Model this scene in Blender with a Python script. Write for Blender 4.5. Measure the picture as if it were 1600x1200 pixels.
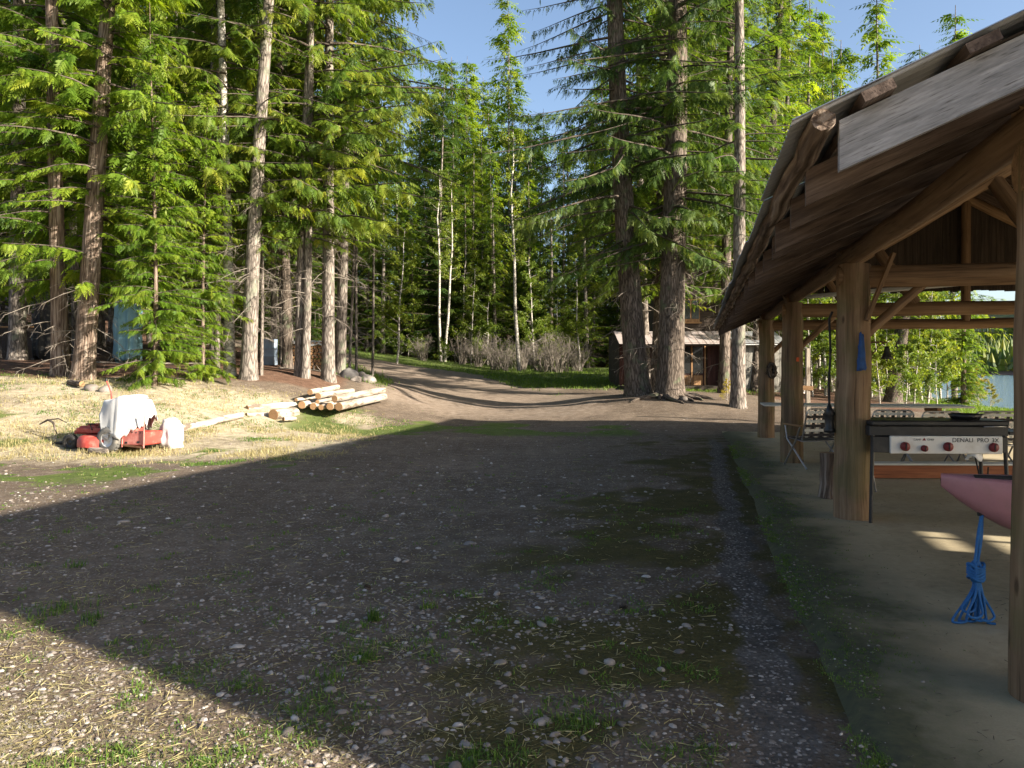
import bpy, math, random
import numpy as np
from mathutils import Vector, Matrix, Euler

for o in list(bpy.data.objects):
    bpy.data.objects.remove(o)
scene = bpy.context.scene
COL = scene.collection

# ------------------------------------------------------------------ camera, sky, sun, exposure
F = 1244.0            # focal length in photo pixels (photo 1600 wide)
HOR = 575.0           # horizon row in the photo
CAMH = 1.5
cam_d = bpy.data.cameras.new('camera')
cam = bpy.data.objects.new('camera', cam_d)
COL.objects.link(cam)
cam.location = (0, 0, CAMH)
cam.rotation_euler = (math.pi/2, 0, 0)
cam_d.sensor_width = 36.0
cam_d.lens = F*36.0/1600.0
cam_d.shift_y = -(600.0-HOR)/1600.0
cam_d.clip_start = 0.05
cam_d.clip_end = 3000
scene.camera = cam

SUNV = Vector((2.185, -1.02, 1.0)).normalized()
world = bpy.data.worlds.new('World')
scene.world = world
world.use_nodes = True
wn = world.node_tree
sky = wn.nodes.new('ShaderNodeTexSky')
sky.sky_type = 'NISHITA'
sky.sun_disc = False
sky.sun_elevation = math.asin(SUNV.z)
sky.sun_rotation = math.atan2(SUNV.x, SUNV.y)
sky.altitude = 400
sky.air_density = 0.9
sky.dust_density = 2.4
sky.ozone_density = 1.0
wn.links.new(sky.outputs['Color'], wn.nodes['Background'].inputs['Color'])
wn.nodes['Background'].inputs['Strength'].default_value = 0.073

sun_d = bpy.data.lights.new('sun', 'SUN')
sun_d.energy = 5.0
sun_d.angle = math.radians(0.55)
sun_d.color = (1.0, 0.91, 0.77)
sun = bpy.data.objects.new('sun', sun_d)
COL.objects.link(sun)
sun.rotation_euler = (-SUNV).to_track_quat('-Z', 'Y').to_euler()
sun.location = SUNV*60

vs = scene.view_settings
vs.view_transform = 'Standard'
vs.look = 'None'
vs.exposure = 1.9
vs.gamma = 1.0
vs.use_curve_mapping = False
scene.render.resolution_x = 1024
scene.render.resolution_y = 768
scene.cycles.max_bounces = 5
scene.cycles.diffuse_bounces = 3
scene.cycles.glossy_bounces = 2
scene.cycles.transmission_bounces = 4

# ------------------------------------------------------------------ coordinates
ANG = math.radians(13.1)
CA, SA = math.cos(ANG), math.sin(ANG)
def W(px, py, d):
    """photo pixel at depth d (metres in front of the camera) -> world point"""
    return np.array([(px-800)/F*d, d, CAMH-(py-HOR)/F*d])
def PA(p, a, z=0.0):
    """pavilion frame: p across (towards the lake), a along"""
    return np.array([p*CA+a*SA, -p*SA+a*CA, z])
def ss(e0, e1, x):
    t = np.clip((x-e0)/(e1-e0), 0, 1)
    return t*t*(3-2*t)
_rt = np.random.RandomState(11).rand(256, 256)
def vnoise(x, y, s=1.0, seed=0):
    x = np.asarray(x, float)*s+seed*17.3; y = np.asarray(y, float)*s+seed*9.1
    xi = np.floor(x).astype(int); yi = np.floor(y).astype(int)
    fx = x-xi; fy = y-yi
    fx = fx*fx*(3-2*fx); fy = fy*fy*(3-2*fy)
    a = _rt[xi & 255, yi & 255]; b = _rt[(xi+1) & 255, yi & 255]
    c = _rt[xi & 255, (yi+1) & 255]; d = _rt[(xi+1) & 255, (yi+1) & 255]
    return (a*(1-fx)+b*fx)*(1-fy)+(c*(1-fx)+d*fx)*fy
def fbm(x, y, s=1.0, seed=0, o=4):
    r = 0; w = .5
    for i in range(o):
        r = r+w*vnoise(x, y, s, seed+i*3); s *= 2.03; w *= .5
    return r/(1-.5**o)

# terrain heights: points read off the photo (px, py, depth) and plain ones (X, Y, z)
_cp = []
for px, py, d in [(150,701,15),(260,698,15.2),(60,700,15),(0,690,15),(0,640,17.2),(0,590,20.5),(130,592,21),(250,640,18),
                  (330,612,20.5),(300,590,23),(385,588,23.5),(440,602,23),(420,636,20.8),(480,586,25),(515,588,25.5),
                  (570,590,29),(385,662,19.6),(450,660,20.2),(520,645,21.4),(560,637,22.8),(597,628,24.2),(700,640,26),(800,622,30),(650,600,33),
                  (900,622,28),(700,582,42),(620,567,48),(640,558,55),(800,597,38),(850,585,46),(950,585,46),(975,602,36),
                  (600,557,52),(700,562,62),(960,574,60),(500,560,42),(300,572,32),(100,565,28),(25,560,26),(420,572,30),
                  (1100,652,22),(1000,612,26),(1047,617,25.2),(1153,634,24),(1100,613,32),(1190,613,33),(850,640,25.5),(1000,640,23.5)]:
    _cp.append(tuple(W(px, py, d)))
for q in [(-9,0,0),(0,0,0),(5,0,0),(-9,7,0),(0,7,0),(-4,11,0),(0,13,0),(-3,17,0.0),(2,18,0),(-20,6,.3),(-25,16,1.2),(-30,30,2.6),(-14,12,.1),
          (6,-12,0),(-12,-14,.1),(0,-30,.5),(-40,-10,1.5),(-40,60,6),(-70,40,7),(-30,80,7),(0,90,3.5),(25,90,2.0),(-60,120,12),(0,140,6),(40,140,2),(30,60,.2),
          (16,40,.3),(12,30,.3)]:
    _cp.append(q)
for p, a, z in [(1.5,4,0),(1.5,12,0),(1.5,18,.0),(5,2,0),(5,10,0),(5,19,0),(9.5,2,-.05),(9.5,10,-.05),(9.5,18,-.1),(13,0,-.4),(13,10,-.4),(13,22,-.4),
                (18,0,-1.0),(18,15,-1.0),(18,30,-1.0),(18,55,-1.0),(22,5,-1.3),(22,20,-1.3),(22,40,-1.3),(22,70,-1.3),(22,110,-1.3)]:
    w = PA(p, a, z); _cp.append(tuple(w))
_cp = np.array(_cp)
_C2 = 2.5**2
def _phi(dx, dy): return -np.sqrt(dx*dx+dy*dy+_C2)
_A = _phi(_cp[:,None,0]-_cp[None,:,0], _cp[:,None,1]-_cp[None,:,1])
_n = len(_cp)
_P = np.c_[np.ones(_n), _cp[:,0]/50, _cp[:,1]/50]
_K = np.block([[_A+np.eye(_n)*0.25, _P], [_P.T, np.zeros((3,3))]])
_sol = np.linalg.solve(_K, np.r_[_cp[:,2], 0, 0, 0])
LAKE = -1.2
def hgt(x, y):
    x = np.atleast_1d(np.asarray(x, float)); y = np.atleast_1d(np.asarray(y, float))
    cx = np.clip(x, -75, 60); cy = np.clip(y, -35, 150)
    r = np.zeros(x.shape)
    for i in range(_n):
        r += _sol[i]*_phi(cx-_cp[i,0], cy-_cp[i,1])
    r += _sol[_n]+_sol[_n+1]*cx/50+_sol[_n+2]*cy/50
    r += ss(150, 500, y)*25+ss(75, 400, -x)*40
    p = x*CA-y*SA; a = x*SA+y*CA
    # pavilion yard stays level, lake bed on the right, hills beyond it
    yard = ss(-9, -5, p)*(1-ss(10, 14, p))*ss(-14, -8, a)*(1-ss(18, 21.5, a))
    r = r*(1-yard)
    sh = 20+2.5*np.sin(a*.07)+1.5*np.sin(a*.19+1)
    bed = LAKE-.25-.05*np.clip(p-sh, 0, 60)
    k = ss(-4, 1.5, p-sh)
    r = r*(1-k)+bed*k
    far = 126+12*np.sin(a*.012+.6)+4*np.sin(a*.05)
    hill = LAKE-.5+np.clip(p-far, 0, 30)*.1+95*ss(10, 330, p-far)*(.75+.5*vnoise(x, y, .006, 3))
    k2 = ss(-8, 3, p-far)
    r = r*(1-k2)+hill*k2
    near = 1-ss(20, 60, np.hypot(x, y))
    r += (1-yard*.75)*(fbm(x, y, .9, 5)-.5)*.10*near*(1-k)+(fbm(x, y, .18, 8)-.5)*.5*(1-near)*(1-k)*(1-k2)
    return r
def hz(x, y): return float(hgt(x, y)[0])

# ------------------------------------------------------------------ mesh helpers
class MB:
    """collects shapes; build() links them as ONE mesh object"""
    def __init__(s):
        s.v = []; s.t = []; s.fa = []; s.n = 0; s.tint = []
    def add(s, v, faces, tex=None, tint=0.5, mat=0, smooth=True):
        v = np.asarray(v, float).reshape(-1, 3)
        s.v.append(v); s.t.append(v if tex is None else np.asarray(tex, float))
        s.tint.append(np.broadcast_to(np.asarray(tint, float), (len(v),)))
        f = np.asarray(faces, int)
        s.fa.append((f+s.n, mat, smooth)); s.n += len(v)
    def box(s, c, size, R=None, mat=0, long=None, tint=.5, jit=0, bev=0.0):
        """box with slightly chamfered edges when bev > 0"""
        sx, sy, sz = [q/2 for q in size]
        if bev <= 0:
            v = np.array([[x,y,z] for x in (-sx,sx) for y in (-sy,sy) for z in (-sz,sz)])
            f = [[0,1,3,2],[4,6,7,5],[0,4,5,1],[2,3,7,6],[0,2,6,4],[1,5,7,3]]
            fl = [f]
        else:
            b = min(bev, sx*.9, sy*.9, sz*.9)
            v = []; idx = {}
            for ix in (-1,1):
                for iy in (-1,1):
                    for iz in (-1,1):
                        for ax in range(3):
                            q = [ix*(sx-b), iy*(sy-b), iz*(sz-b)]
                            q[ax] += b*(ix,iy,iz)[ax]
                            idx[(ix,iy,iz,ax)] = len(v); v.append(q)
            v = np.array(v)
            fq = []; ft = []
            for sgn in (-1,1):
                fq.append([idx[(sgn,a,b2,0)] for a,b2 in ((-1,-1),(1,-1),(1,1),(-1,1))])
                fq.append([idx[(a,sgn,b2,1)] for a,b2 in ((-1,-1),(1,-1),(1,1),(-1,1))])
                fq.append([idx[(a,b2,sgn,2)] for a,b2 in ((-1,-1),(1,-1),(1,1),(-1,1))])
            for a in (-1,1):
                for b2 in (-1,1):
                    fq.append([idx[(a,b2,-1,0)],idx[(a,b2,1,0)],idx[(a,b2,1,1)],idx[(a,b2,-1,1)]])
                    fq.append([idx[(a,-1,b2,0)],idx[(a,1,b2,0)],idx[(a,1,b2,2)],idx[(a,-1,b2,2)]])
                    fq.append([idx[(-1,a,b2,1)],idx[(1,a,b2,1)],idx[(1,a,b2,2)],idx[(-1,a,b2,2)]])
                    for c3 in (-1,1):
                        ft.append([idx[(a,b2,c3,0)],idx[(a,b2,c3,1)],idx[(a,b2,c3,2)]])
            fl = [fq, ft]
            # orient faces outwards
            for g in fl:
                for f in g:
                    n = np.cross(v[f[1]]-v[f[0]], v[f[2]]-v[f[1]])
                    if np.dot(n, v[f].mean(0)) < 0: f.reverse()
        if long is None: long = int(np.argmax(size))
        tex = np.roll(v, 2-long, axis=1)+np.array([random.random()*9, random.random()*9, random.random()*9])
        if jit: v = v+np.random.uniform(-jit, jit, v.shape)
        if R is not None: v = v @ np.asarray(R, float).T
        v = v+np.asarray(c, float)
        base = s.n
        s.v.append(v); s.t.append(tex); s.tint.append(np.full(len(v), tint)); s.n += len(v)
        for g in fl: s.fa.append((np.asarray(g, int)+base, mat, False))
    def bar(s, a, b, w, h, mat=0, up=(0,0,1), tint=.5, bev=0.0):
        a = np.asarray(a, float); b = np.asarray(b, float)
        d = b-a; L = np.linalg.norm(d); d = d/L
        u = np.asarray(up, float)
        if abs(np.dot(u, d)) > .98: u = np.array([0,1.,0])
        x = np.cross(u, d); x /= np.linalg.norm(x); z = np.cross(d, x)
        s.box((a+b)/2, (w, h, L), np.c_[x, z, d], mat, 2, tint, bev=bev)
    def tube(s, pts, rad, sides=8, mat=0, cap=True, capmat=None, tint=.5, rough=0.0, seed=0, closed=False):
        pts = np.asarray(pts, float); k = len(pts)
        rad = np.broadcast_to(np.asarray(rad, float), (k,))
        if closed: tg = np.roll(pts, -1, 0)-np.roll(pts, 1, 0)
        else: tg = np.gradient(pts, axis=0)
        tg = tg/(np.linalg.norm(tg, axis=1)[:,None]+1e-12)
        ref = np.array([0,0,1.]) if abs(tg[:,2]).mean() < .8 else np.array([1.,0,0])
        xs = []; prev = None
        for i in range(k):
            x = np.cross(ref, tg[i]) if prev is None else prev-tg[i]*np.dot(prev, tg[i])
            x = x/(np.linalg.norm(x)+1e-12); xs.append(x); prev = x
        xs = np.array(xs); ys = np.cross(tg, xs)
        th = np.arange(sides)*2*math.pi/sides
        R = rad[:,None]*np.ones(sides)[None,:]
        if rough:
            rn = np.random.RandomState(seed)
            ph = rn.rand(6)*6.28
            R = R*(1+rough*(np.sin(2*th+ph[0])*.4+np.sin(3*th+ph[1])*.35+np.sin(5*th+ph[2])*.3)[None,:]+rough*.6*(rn.rand(k, sides)-.5))
        v = pts[:,None,:]+R[:,:,None]*(np.cos(th)[None,:,None]*xs[:,None,:]+np.sin(th)[None,:,None]*ys[:,None,:])
        ln = np.r_[0, np.cumsum(np.linalg.norm(np.diff(pts, axis=0), axis=1))]
        off = (seed*1.37) % 50
        tex = np.stack([np.cos(th)[None,:]*rad[:,None]+off, np.sin(th)[None,:]*rad[:,None]+off*.7, np.repeat(ln[:,None]+off, sides, 1)], 2)
        base = s.n
        i = np.arange(k if closed else k-1)[:,None]; j = np.arange(sides)[None,:]
        i2 = (i+1) % k
        q = np.stack([i*sides+j, i*sides+(j+1) % sides, i2*sides+(j+1) % sides, i2*sides+j], 2).reshape(-1, 4)
        s.v.append(v.reshape(-1,3)); s.t.append(tex.reshape(-1,3)); s.tint.append(np.full(k*sides, tint)); s.n += k*sides
        s.fa.append((q+base, mat, True))
        if cap and not closed:
            for e in (0, k-1):
                ring = v[e]; c = ring.mean(0)
                tx = np.stack([np.cos(th)*rad[e], np.sin(th)*rad[e], np.full(sides, off)], 1)
                f = [[sides, (m+1) % sides, m] if e == 0 else [sides, m, (m+1) % sides] for m in range(sides)]
                s.add(np.r_[ring, c[None]], f, np.r_[tx, [[0,0,off]]], tint, mat if capmat is None else capmat, False)
    def lathe(s, prof, c, sides=16, mat=0, axis=2, tint=.5):
        """prof: list of (r, h) about a vertical axis through c"""
        prof = np.asarray(prof, float); k = len(prof)
        th = np.arange(sides)*2*math.pi/sides
        v = np.stack([prof[:,0:1]*np.cos(th), prof[:,0:1]*np.sin(th), np.repeat(prof[:,1:2], sides, 1)], 2)
        tex = v.reshape(-1,3).copy()
        if axis == 1: v = np.stack([v[...,0], v[...,2], -v[...,1]], 2)
        if axis == 0: v = np.stack([v[...,2], v[...,1], -v[...,0]], 2)
        i = np.arange(k-1)[:,None]; j = np.arange(sides)[None,:]
        q = np.stack([i*sides+j, i*sides+(j+1) % sides, (i+1)*sides+(j+1) % sides, (i+1)*sides+j], 2).reshape(-1,4)
        s.add(v.reshape(-1,3)+np.asarray(c, float), q, tex, tint, mat)
    def build(s, name, mats, parent=None, org=None, link=True):
        me = bpy.data.meshes.new(name)
        v = np.concatenate(s.v); 
        if org is not None: v = v-np.asarray(org, float)
        me.vertices.add(len(v)); me.vertices.foreach_set('co', v.astype(np.float32).ravel())
        li = []; ls = []; mi = []; sm = []; st = 0
        for f, m, smo in s.fa:
            if len(f) == 0: continue
            nf, w = f.shape
            li.append(f.ravel()); ls.append(st+np.arange(nf)*w); st += nf*w
            mi.append(np.full(nf, m)); sm.append(np.full(nf, smo))
        li = np.concatenate(li); ls = np.concatenate(ls); mi = np.concatenate(mi); sm = np.concatenate(sm)
        me.loops.add(len(li)); me.loops.foreach_set('vertex_index', li.astype(np.int32))
        me.polygons.add(len(ls)); me.polygons.foreach_set('loop_start', ls.astype(np.int32))
        me.polygons.foreach_set('material_index', mi.astype(np.int32))
        me.polygons.foreach_set('use_smooth', sm.astype(bool))
        at = me.attributes.new('tex', 'FLOAT_VECTOR', 'POINT')
        at.data.foreach_set('vector', np.concatenate(s.t).astype(np.float32).ravel())
        at = me.attributes.new('tint', 'FLOAT', 'POINT')
        at.data.foreach_set('value', np.concatenate(s.tint).astype(np.float32))
        for m in (mats if isinstance(mats, (list, tuple)) else [mats]): me.materials.append(m)
        me.update(calc_edges=True); me.validate()
        if not link: return me
        return obj(name, me, parent)
def obj(name, me, parent=None, loc=None, rz=None):
    o = bpy.data.objects.new(name, me); COL.objects.link(o)
    if parent is not None: o.parent = parent
    if loc is not None: o.location = loc
    if rz is not None: o.rotation_euler = (0, 0, rz)
    return o
def tag(o, label=None, cat=None, group=None, kind=None):
    if label: o['label'] = label
    if cat: o['category'] = cat
    if group: o['group'] = group
    if kind: o['kind'] = kind
    return o
def thing(name, label, cat, loc=(0,0,0), rz=0.0, group=None):
    o = bpy.data.objects.new(name, None); COL.objects.link(o)
    o.location = loc; o.rotation_euler = (0,0,rz); o.empty_display_size = .2
    return tag(o, label, cat, group)
def rotz(a): return np.array([[math.cos(a),-math.sin(a),0],[math.sin(a),math.cos(a),0],[0,0,1]])

# ------------------------------------------------------------------ materials
def mat_new(name):
    m = bpy.data.materials.new(name); m.use_nodes = True
    nt = m.node_tree; b = nt.nodes['Principled BSDF']
    return m, nt, b
def nd(nt, t, **k):
    n = nt.nodes.new(t)
    for a, v in k.items():
        if a in n.bl_rna.properties: setattr(n, a, v)
        else: n.inputs[a].default_value = v
    return n
def ramp(nt, fac, stops):
    r = nt.nodes.new('ShaderNodeValToRGB')
    el = r.color_ramp.elements
    while len(el) < len(stops): el.new(.5)
    for e, (p, c) in zip(el, stops):
        e.position = p; e.color = (*c, 1) if len(c) == 3 else c
    nt.links.new(fac, r.inputs[0])
    return r.outputs[0]
def mix(nt, fac, a, b, mode='MIX'):
    n = nt.nodes.new('ShaderNodeMix'); n.data_type = 'RGBA'; n.blend_type = mode
    for sock, v in ((n.inputs['Factor'], fac), (n.inputs['A'], a), (n.inputs['B'], b)):
        if hasattr(v, 'is_output'): nt.links.new(v, sock)
        elif isinstance(v, (int, float)): sock.default_value = v
        else: sock.default_value = (*v, 1)
    return n.outputs['Result']
def math_n(nt, op, a, b=None, clamp=False):
    n = nt.nodes.new('ShaderNodeMath'); n.operation = op; n.use_clamp = clamp
    for i, v in enumerate((a, b)):
        if v is None: continue
        if hasattr(v, 'is_output'): nt.links.new(v, n.inputs[i])
        else: n.inputs[i].default_value = v
    return n.outputs[0]
def vecscale(nt, src, sc):
    n = nt.nodes.new('ShaderNodeVectorMath'); n.operation = 'MULTIPLY'
    nt.links.new(src, n.inputs[0]); n.inputs[1].default_value = sc
    return n.outputs[0]
def attr(nt, name, out='Vector'):
    n = nt.nodes.new('ShaderNodeAttribute'); n.attribute_name = name
    return n.outputs[out]
def noise(nt, vec, scale, detail=5, rough=.55, out='Fac'):
    n = nt.nodes.new('ShaderNodeTexNoise')
    n.inputs['Scale'].default_value = scale; n.inputs['Detail'].default_value = detail; n.inputs['Roughness'].default_value = rough
    if vec is not None: nt.links.new(vec, n.inputs['Vector'])
    return n.outputs[out]
def bump(nt, b, h, strength, dist):
    n = nt.nodes.new('ShaderNodeBump'); n.inputs['Strength'].default_value = strength; n.inputs['Distance'].default_value = dist
    nt.links.new(h, n.inputs['Height']); nt.links.new(n.outputs[0], b.inputs['Normal'])
def wood(name, c0, c1, c2, grain=26, rough=.8, moss=0.0, bumpd=.006, knots=True, stretch=.05, scraps=None):
    """long-grain wood: streaks along the piece, checks, knots"""
    m, nt, b = mat_new(name)
    t = attr(nt, 'tex')
    v = vecscale(nt, t, (1, 1, stretch))
    n1 = noise(nt, v, grain, 6, .65); n2 = noise(nt, t, 1.3, 3)
    n3 = noise(nt, vecscale(nt, t, (1,1,stretch*.6)), grain*3.2, 3)
    f = math_n(nt, 'ADD', math_n(nt, 'MULTIPLY', n1, .75), math_n(nt, 'MULTIPLY', n2, .25))
    col = ramp(nt, f, [(.3, c0), (.5, c1), (.72, c2)])
    crack = ramp(nt, n3, [(.30, (.25,.22,.2)), (.42, (1,1,1))])
    col = mix(nt, .75, col, crack, 'MULTIPLY')
    oi = nt.nodes.new('ShaderNodeObjectInfo')
    col = mix(nt, .45, col, ramp(nt, oi.outputs['Random'], [(0, (.55,.52,.5)), (1, (1.25,1.2,1.15))]), 'MULTIPLY')
    if knots:
        vo = nt.nodes.new('ShaderNodeTexVoronoi'); vo.inputs['Scale'].default_value = 2.6
        nt.links.new(vecscale(nt, t, (1.6,1.6,.7)), vo.inputs['Vector'])
        k = ramp(nt, vo.outputs['Distance'], [(.05, (.2,.15,.12)), (.10, (1,1,1))])
        col = mix(nt, .8, col, k, 'MULTIPLY')
    if scraps:
        ns = noise(nt, vecscale(nt, t, (1,1,.35)), 5.5, 5, .7)
        col = mix(nt, ramp(nt, ns, [(.54,(0,0,0)),(.60,(.85,.85,.85))]), col, scraps)
    if moss:
        g = nt.nodes.new('ShaderNodeNewGeometry')
        nm = noise(nt, g.outputs['Position'], 3.1, 5)
        col = mix(nt, math_n(nt, 'MULTIPLY', ramp(nt, nm, [(.48,(0,0,0)),(.62,(1,1,1))]), moss), col, (.09,.10,.03))
    nt.links.new(col, b.inputs['Base Color'])
    b.inputs['Roughness'].default_value = rough; b.inputs['Specular IOR Level'].default_value = .25
    bump(nt, b, math_n(nt, 'ADD', n1, math_n(nt, 'MULTIPLY', n3, .5)), .7, bumpd)
    return m
def bark(name, c0, c1, c2, sc=9.0, stretch=.22, bumpd=.03, lichen=None):
    m, nt, b = mat_new(name)
    t = attr(nt, 'tex')
    oi = nt.nodes.new('ShaderNodeObjectInfo')
    v = vecscale(nt, t, (1,1,stretch))
    vo = nt.nodes.new('ShaderNodeTexVoronoi'); vo.feature = 'DISTANCE_TO_EDGE'; vo.inputs['Scale'].default_value = sc
    wv = nt.nodes.new('ShaderNodeVectorMath'); wv.operation = 'ADD'
    nv = vecscale(nt, noise(nt, v, sc*.8, 3, .5, 'Color'), (.12,.12,.12))
    nt.links.new(v, wv.inputs[0]); nt.links.new(nv, wv.inputs[1]); nt.links.new(wv.outputs[0], vo.inputs['Vector'])
    n1 = noise(nt, v, sc*2.5, 6, .7); n2 = noise(nt, t, .8, 4)
    crv = ramp(nt, vo.outputs['Distance'], [(.0, (0,0,0)), (.22, (1,1,1))])
    f = math_n(nt, 'ADD', math_n(nt, 'MULTIPLY', crv, .35), math_n(nt, 'MULTIPLY', n1, .65))
    col = ramp(nt, f, [(.25, c0), (.55, c1), (.85, c2)])
    col = mix(nt, .5, col, ramp(nt, n2, [(.3, (.6,.58,.55)), (.7, (1.25,1.22,1.2))]), 'MULTIPLY')
    if lichen:
        nl = noise(nt, t, 2.2, 5, .6)
        col = mix(nt, ramp(nt, nl, [(.56,(0,0,0)),(.66,(.75,.75,.75))]), col, lichen)
    nt.links.new(col, b.inputs['Base Color'])
    b.inputs['Roughness'].default_value = .92; b.inputs['Specular IOR Level'].default_value = .15
    bump(nt, b, f, .9, bumpd)
    return m
def plain(name, c, rough=.6, metal=0.0, var=.25, sc=7.0, dirt=None, bumpd=.002, spec=.4):
    """painted / plastic / metal surface with wear so that nothing is flat"""
    m, nt, b = mat_new(name)
    t = attr(nt, 'tex')
    n1 = noise(nt, t, sc, 6, .62); n2 = noise(nt, t, sc*9, 3)
    col = mix(nt, 1.0, c, ramp(nt, n1, [(.25, (1-var,)*3), (.75, (1+var*.6,)*3)]), 'MULTIPLY')
    if dirt:
        col = mix(nt, ramp(nt, n1, [(.52,(0,0,0)),(.70,(.85,.85,.85))]), col, dirt)
    nt.links.new(col, b.inputs['Base Color'])
    nt.links.new(ramp(nt, n1, [(.3, (max(rough-.12,.05),)*3), (.7, (min(rough+.12,1),)*3)]), b.inputs['Roughness'])
    b.inputs['Metallic'].default_value = metal; b.inputs['Specular IOR Level'].default_value = spec
    bump(nt, b, math_n(nt, 'ADD', n1, math_n(nt, 'MULTIPLY', n2, .4)), .4, bumpd)
    return m
def leaf(name, c0, c1, c2, trans=.45, rough=.5):
    """foliage: tint per spray picks the colour, light passes through"""
    m, nt, b = mat_new(name)
    ti = attr(nt, 'tint', 'Fac')
    oi = nt.nodes.new('ShaderNodeObjectInfo')
    g = nt.nodes.new('ShaderNodeNewGeometry')
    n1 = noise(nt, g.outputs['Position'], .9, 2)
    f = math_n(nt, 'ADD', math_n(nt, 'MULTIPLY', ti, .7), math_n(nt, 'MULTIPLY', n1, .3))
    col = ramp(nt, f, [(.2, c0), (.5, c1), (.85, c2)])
    col = mix(nt, 1.0, col, ramp(nt, oi.outputs['Random'], [(0, (.72,.8,.8)), (1, (1.2,1.12,1.0))]), 'MULTIPLY')
    nt.links.new(col, b.inputs['Base Color'])
    b.inputs['Roughness'].default_value = rough; b.inputs['Specular IOR Level'].default_value = .25
    tr = nt.nodes.new('ShaderNodeBsdfTranslucent')
    tc = mix(nt, 1.0, col, (1.35,1.3,.6), 'MULTIPLY')
    nt.links.new(tc, tr.inputs['Color'])
    mx = nt.nodes.new('ShaderNodeMixShader'); mx.inputs[0].default_value = trans
    nt.links.new(b.outputs[0], mx.inputs[1]); nt.links.new(tr.outputs[0], mx.inputs[2])
    nt.links.new(mx.outputs[0], nt.nodes['Material Output'].inputs['Surface'])
    return m

MT = {}
MT['bark_fir'] = bark('bark fir', (.028,.022,.018), (.11,.088,.07), (.23,.19,.16), 15, .16, .03, (.10,.12,.07))
MT['bark_grey'] = bark('bark grey', (.045,.038,.032), (.17,.145,.125), (.33,.29,.25), 11, .25, .02, (.17,.18,.13))
MT['bark_cedar'] = bark('bark cedar', (.045,.03,.022), (.17,.125,.095), (.33,.27,.22), 14, .07, .02)
MT['bark_birch'] = bark('bark birch', (.10,.09,.08), (.42,.39,.34), (.62,.58,.52), 6, 1.5, .006)
MT['twig'] = bark('bare twig', (.10,.085,.07), (.22,.19,.16), (.36,.32,.27), 20, .1, .002)
MT['limb'] = bark('limb bark', (.03,.024,.02), (.08,.065,.052), (.15,.125,.10), 18, .1, .004)
MT['cedar'] = leaf('cedar spray', (.055,.110,.014), (.135,.22,.020), (.265,.31,.035), .55)
MT['hemlock'] = leaf('hemlock spray', (.040,.088,.016), (.105,.17,.022), (.235,.26,.032), .52)
MT['fir'] = leaf('fir needles', (.028,.064,.016), (.062,.11,.022), (.13,.17,.030), .46)
MT['birch'] = leaf('spring leaf', (.09,.15,.02), (.15,.21,.03), (.24,.25,.05), .5)
MT['yellowleaf'] = leaf('yellow spring leaf', (.20,.18,.03), (.28,.24,.04), (.34,.28,.06), .5)
MT['grass'] = leaf('green grass', (.045,.10,.018), (.085,.16,.025), (.15,.20,.04), .35)
MT['meadow'] = leaf('spring meadow grass', (.07,.13,.02), (.13,.21,.03), (.20,.26,.05), .4)
MT['drygrass'] = leaf('dry grass', (.20,.17,.08), (.32,.28,.15), (.42,.38,.22), .3)
MT['log_post'] = wood('peeled log brown', (.075,.045,.025), (.185,.12,.07), (.30,.215,.135), 20, .75, .35, .008)
MT['log_beam'] = wood('peeled beam', (.08,.045,.024), (.21,.13,.07), (.33,.22,.13), 18, .72, 0, .006)
MT['board_grey'] = wood('weathered grey board', (.085,.085,.088), (.20,.20,.207), (.33,.33,.34), 42, .88, 0, .005, True, .11)
MT['board_brown'] = wood('old brown board', (.028,.019,.015), (.08,.056,.044), (.17,.128,.105), 30, .85, 0, .004, True, .10)
MT['log_pale'] = wood('peeled pale log', (.13,.10,.075), (.35,.305,.25), (.52,.475,.41), 15, .8, 0, .008, True, .09, (.10,.072,.05))
MT['plank_warm'] = wood('warm plank', (.14,.075,.035), (.27,.155,.075), (.38,.24,.13), 26, .75, 0, .003)
MT['plank_orange'] = wood('red brown stained plank', (.15,.05,.022), (.25,.085,.035), (.33,.13,.06), 24, .6, 0, .003)
MT['red_wood'] = wood('red brown painted siding', (.022,.010,.008), (.052,.020,.015), (.09,.036,.026), 22, .7, 0, .003)
MT['dark_wood'] = wood('dark siding', (.02,.016,.012), (.05,.038,.03), (.09,.07,.055), 22, .85, 0, .003)
MT['ply_white'] = plain('white table board', (.55,.55,.52), .55, 0, .3, 4, (.35,.34,.30))
MT['metal_roof'] = plain('galvanised sheet', (.42,.43,.45), .45, .55, .3, 3.5, (.27,.25,.23))
MT['rust'] = plain('rusty steel', (.16,.075,.04), .8, .2, .5, 9)
MT['black'] = plain('black enamel', (.016,.016,.018), .42, 0, .4, 6, (.05,.045,.04))
MT['rubber'] = plain('rubber', (.022,.021,.02), .8, 0, .4, 8, (.11,.095,.075))
MT['tyre_grey'] = plain('dusty tyre', (.12,.115,.105), .85, 0, .4, 8, (.23,.20,.16))
MT['red_paint'] = plain('faded red paint', (.40,.055,.04), .5, 0, .35, 5, (.42,.17,.13))
MT['pink_paint'] = plain('pale red paint', (.50,.16,.13), .6, 0, .3, 5, (.55,.30,.25))  # paler red for the rear plate and its brackets
MT['white_panel'] = plain('white enamel', (.68,.67,.65), .4, 0, .12, 5, (.48,.45,.41))
MT['tarp'] = plain('white tarp', (.50,.495,.485), .6, 0, .25, 4, (.36,.35,.325), .006)
MT['pink_hull'] = plain('pink plastic hull', (.42,.19,.20), .5, 0, .3, 5, (.30,.15,.14), .004)
MT['blue_rope'] = plain('blue rope', (.02,.12,.32), .7, 0, .4, 60, None, .003)
MT['blue_cloth'] = plain('blue cloth', (.02,.07,.22), .8, 0, .4, 20)
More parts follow.
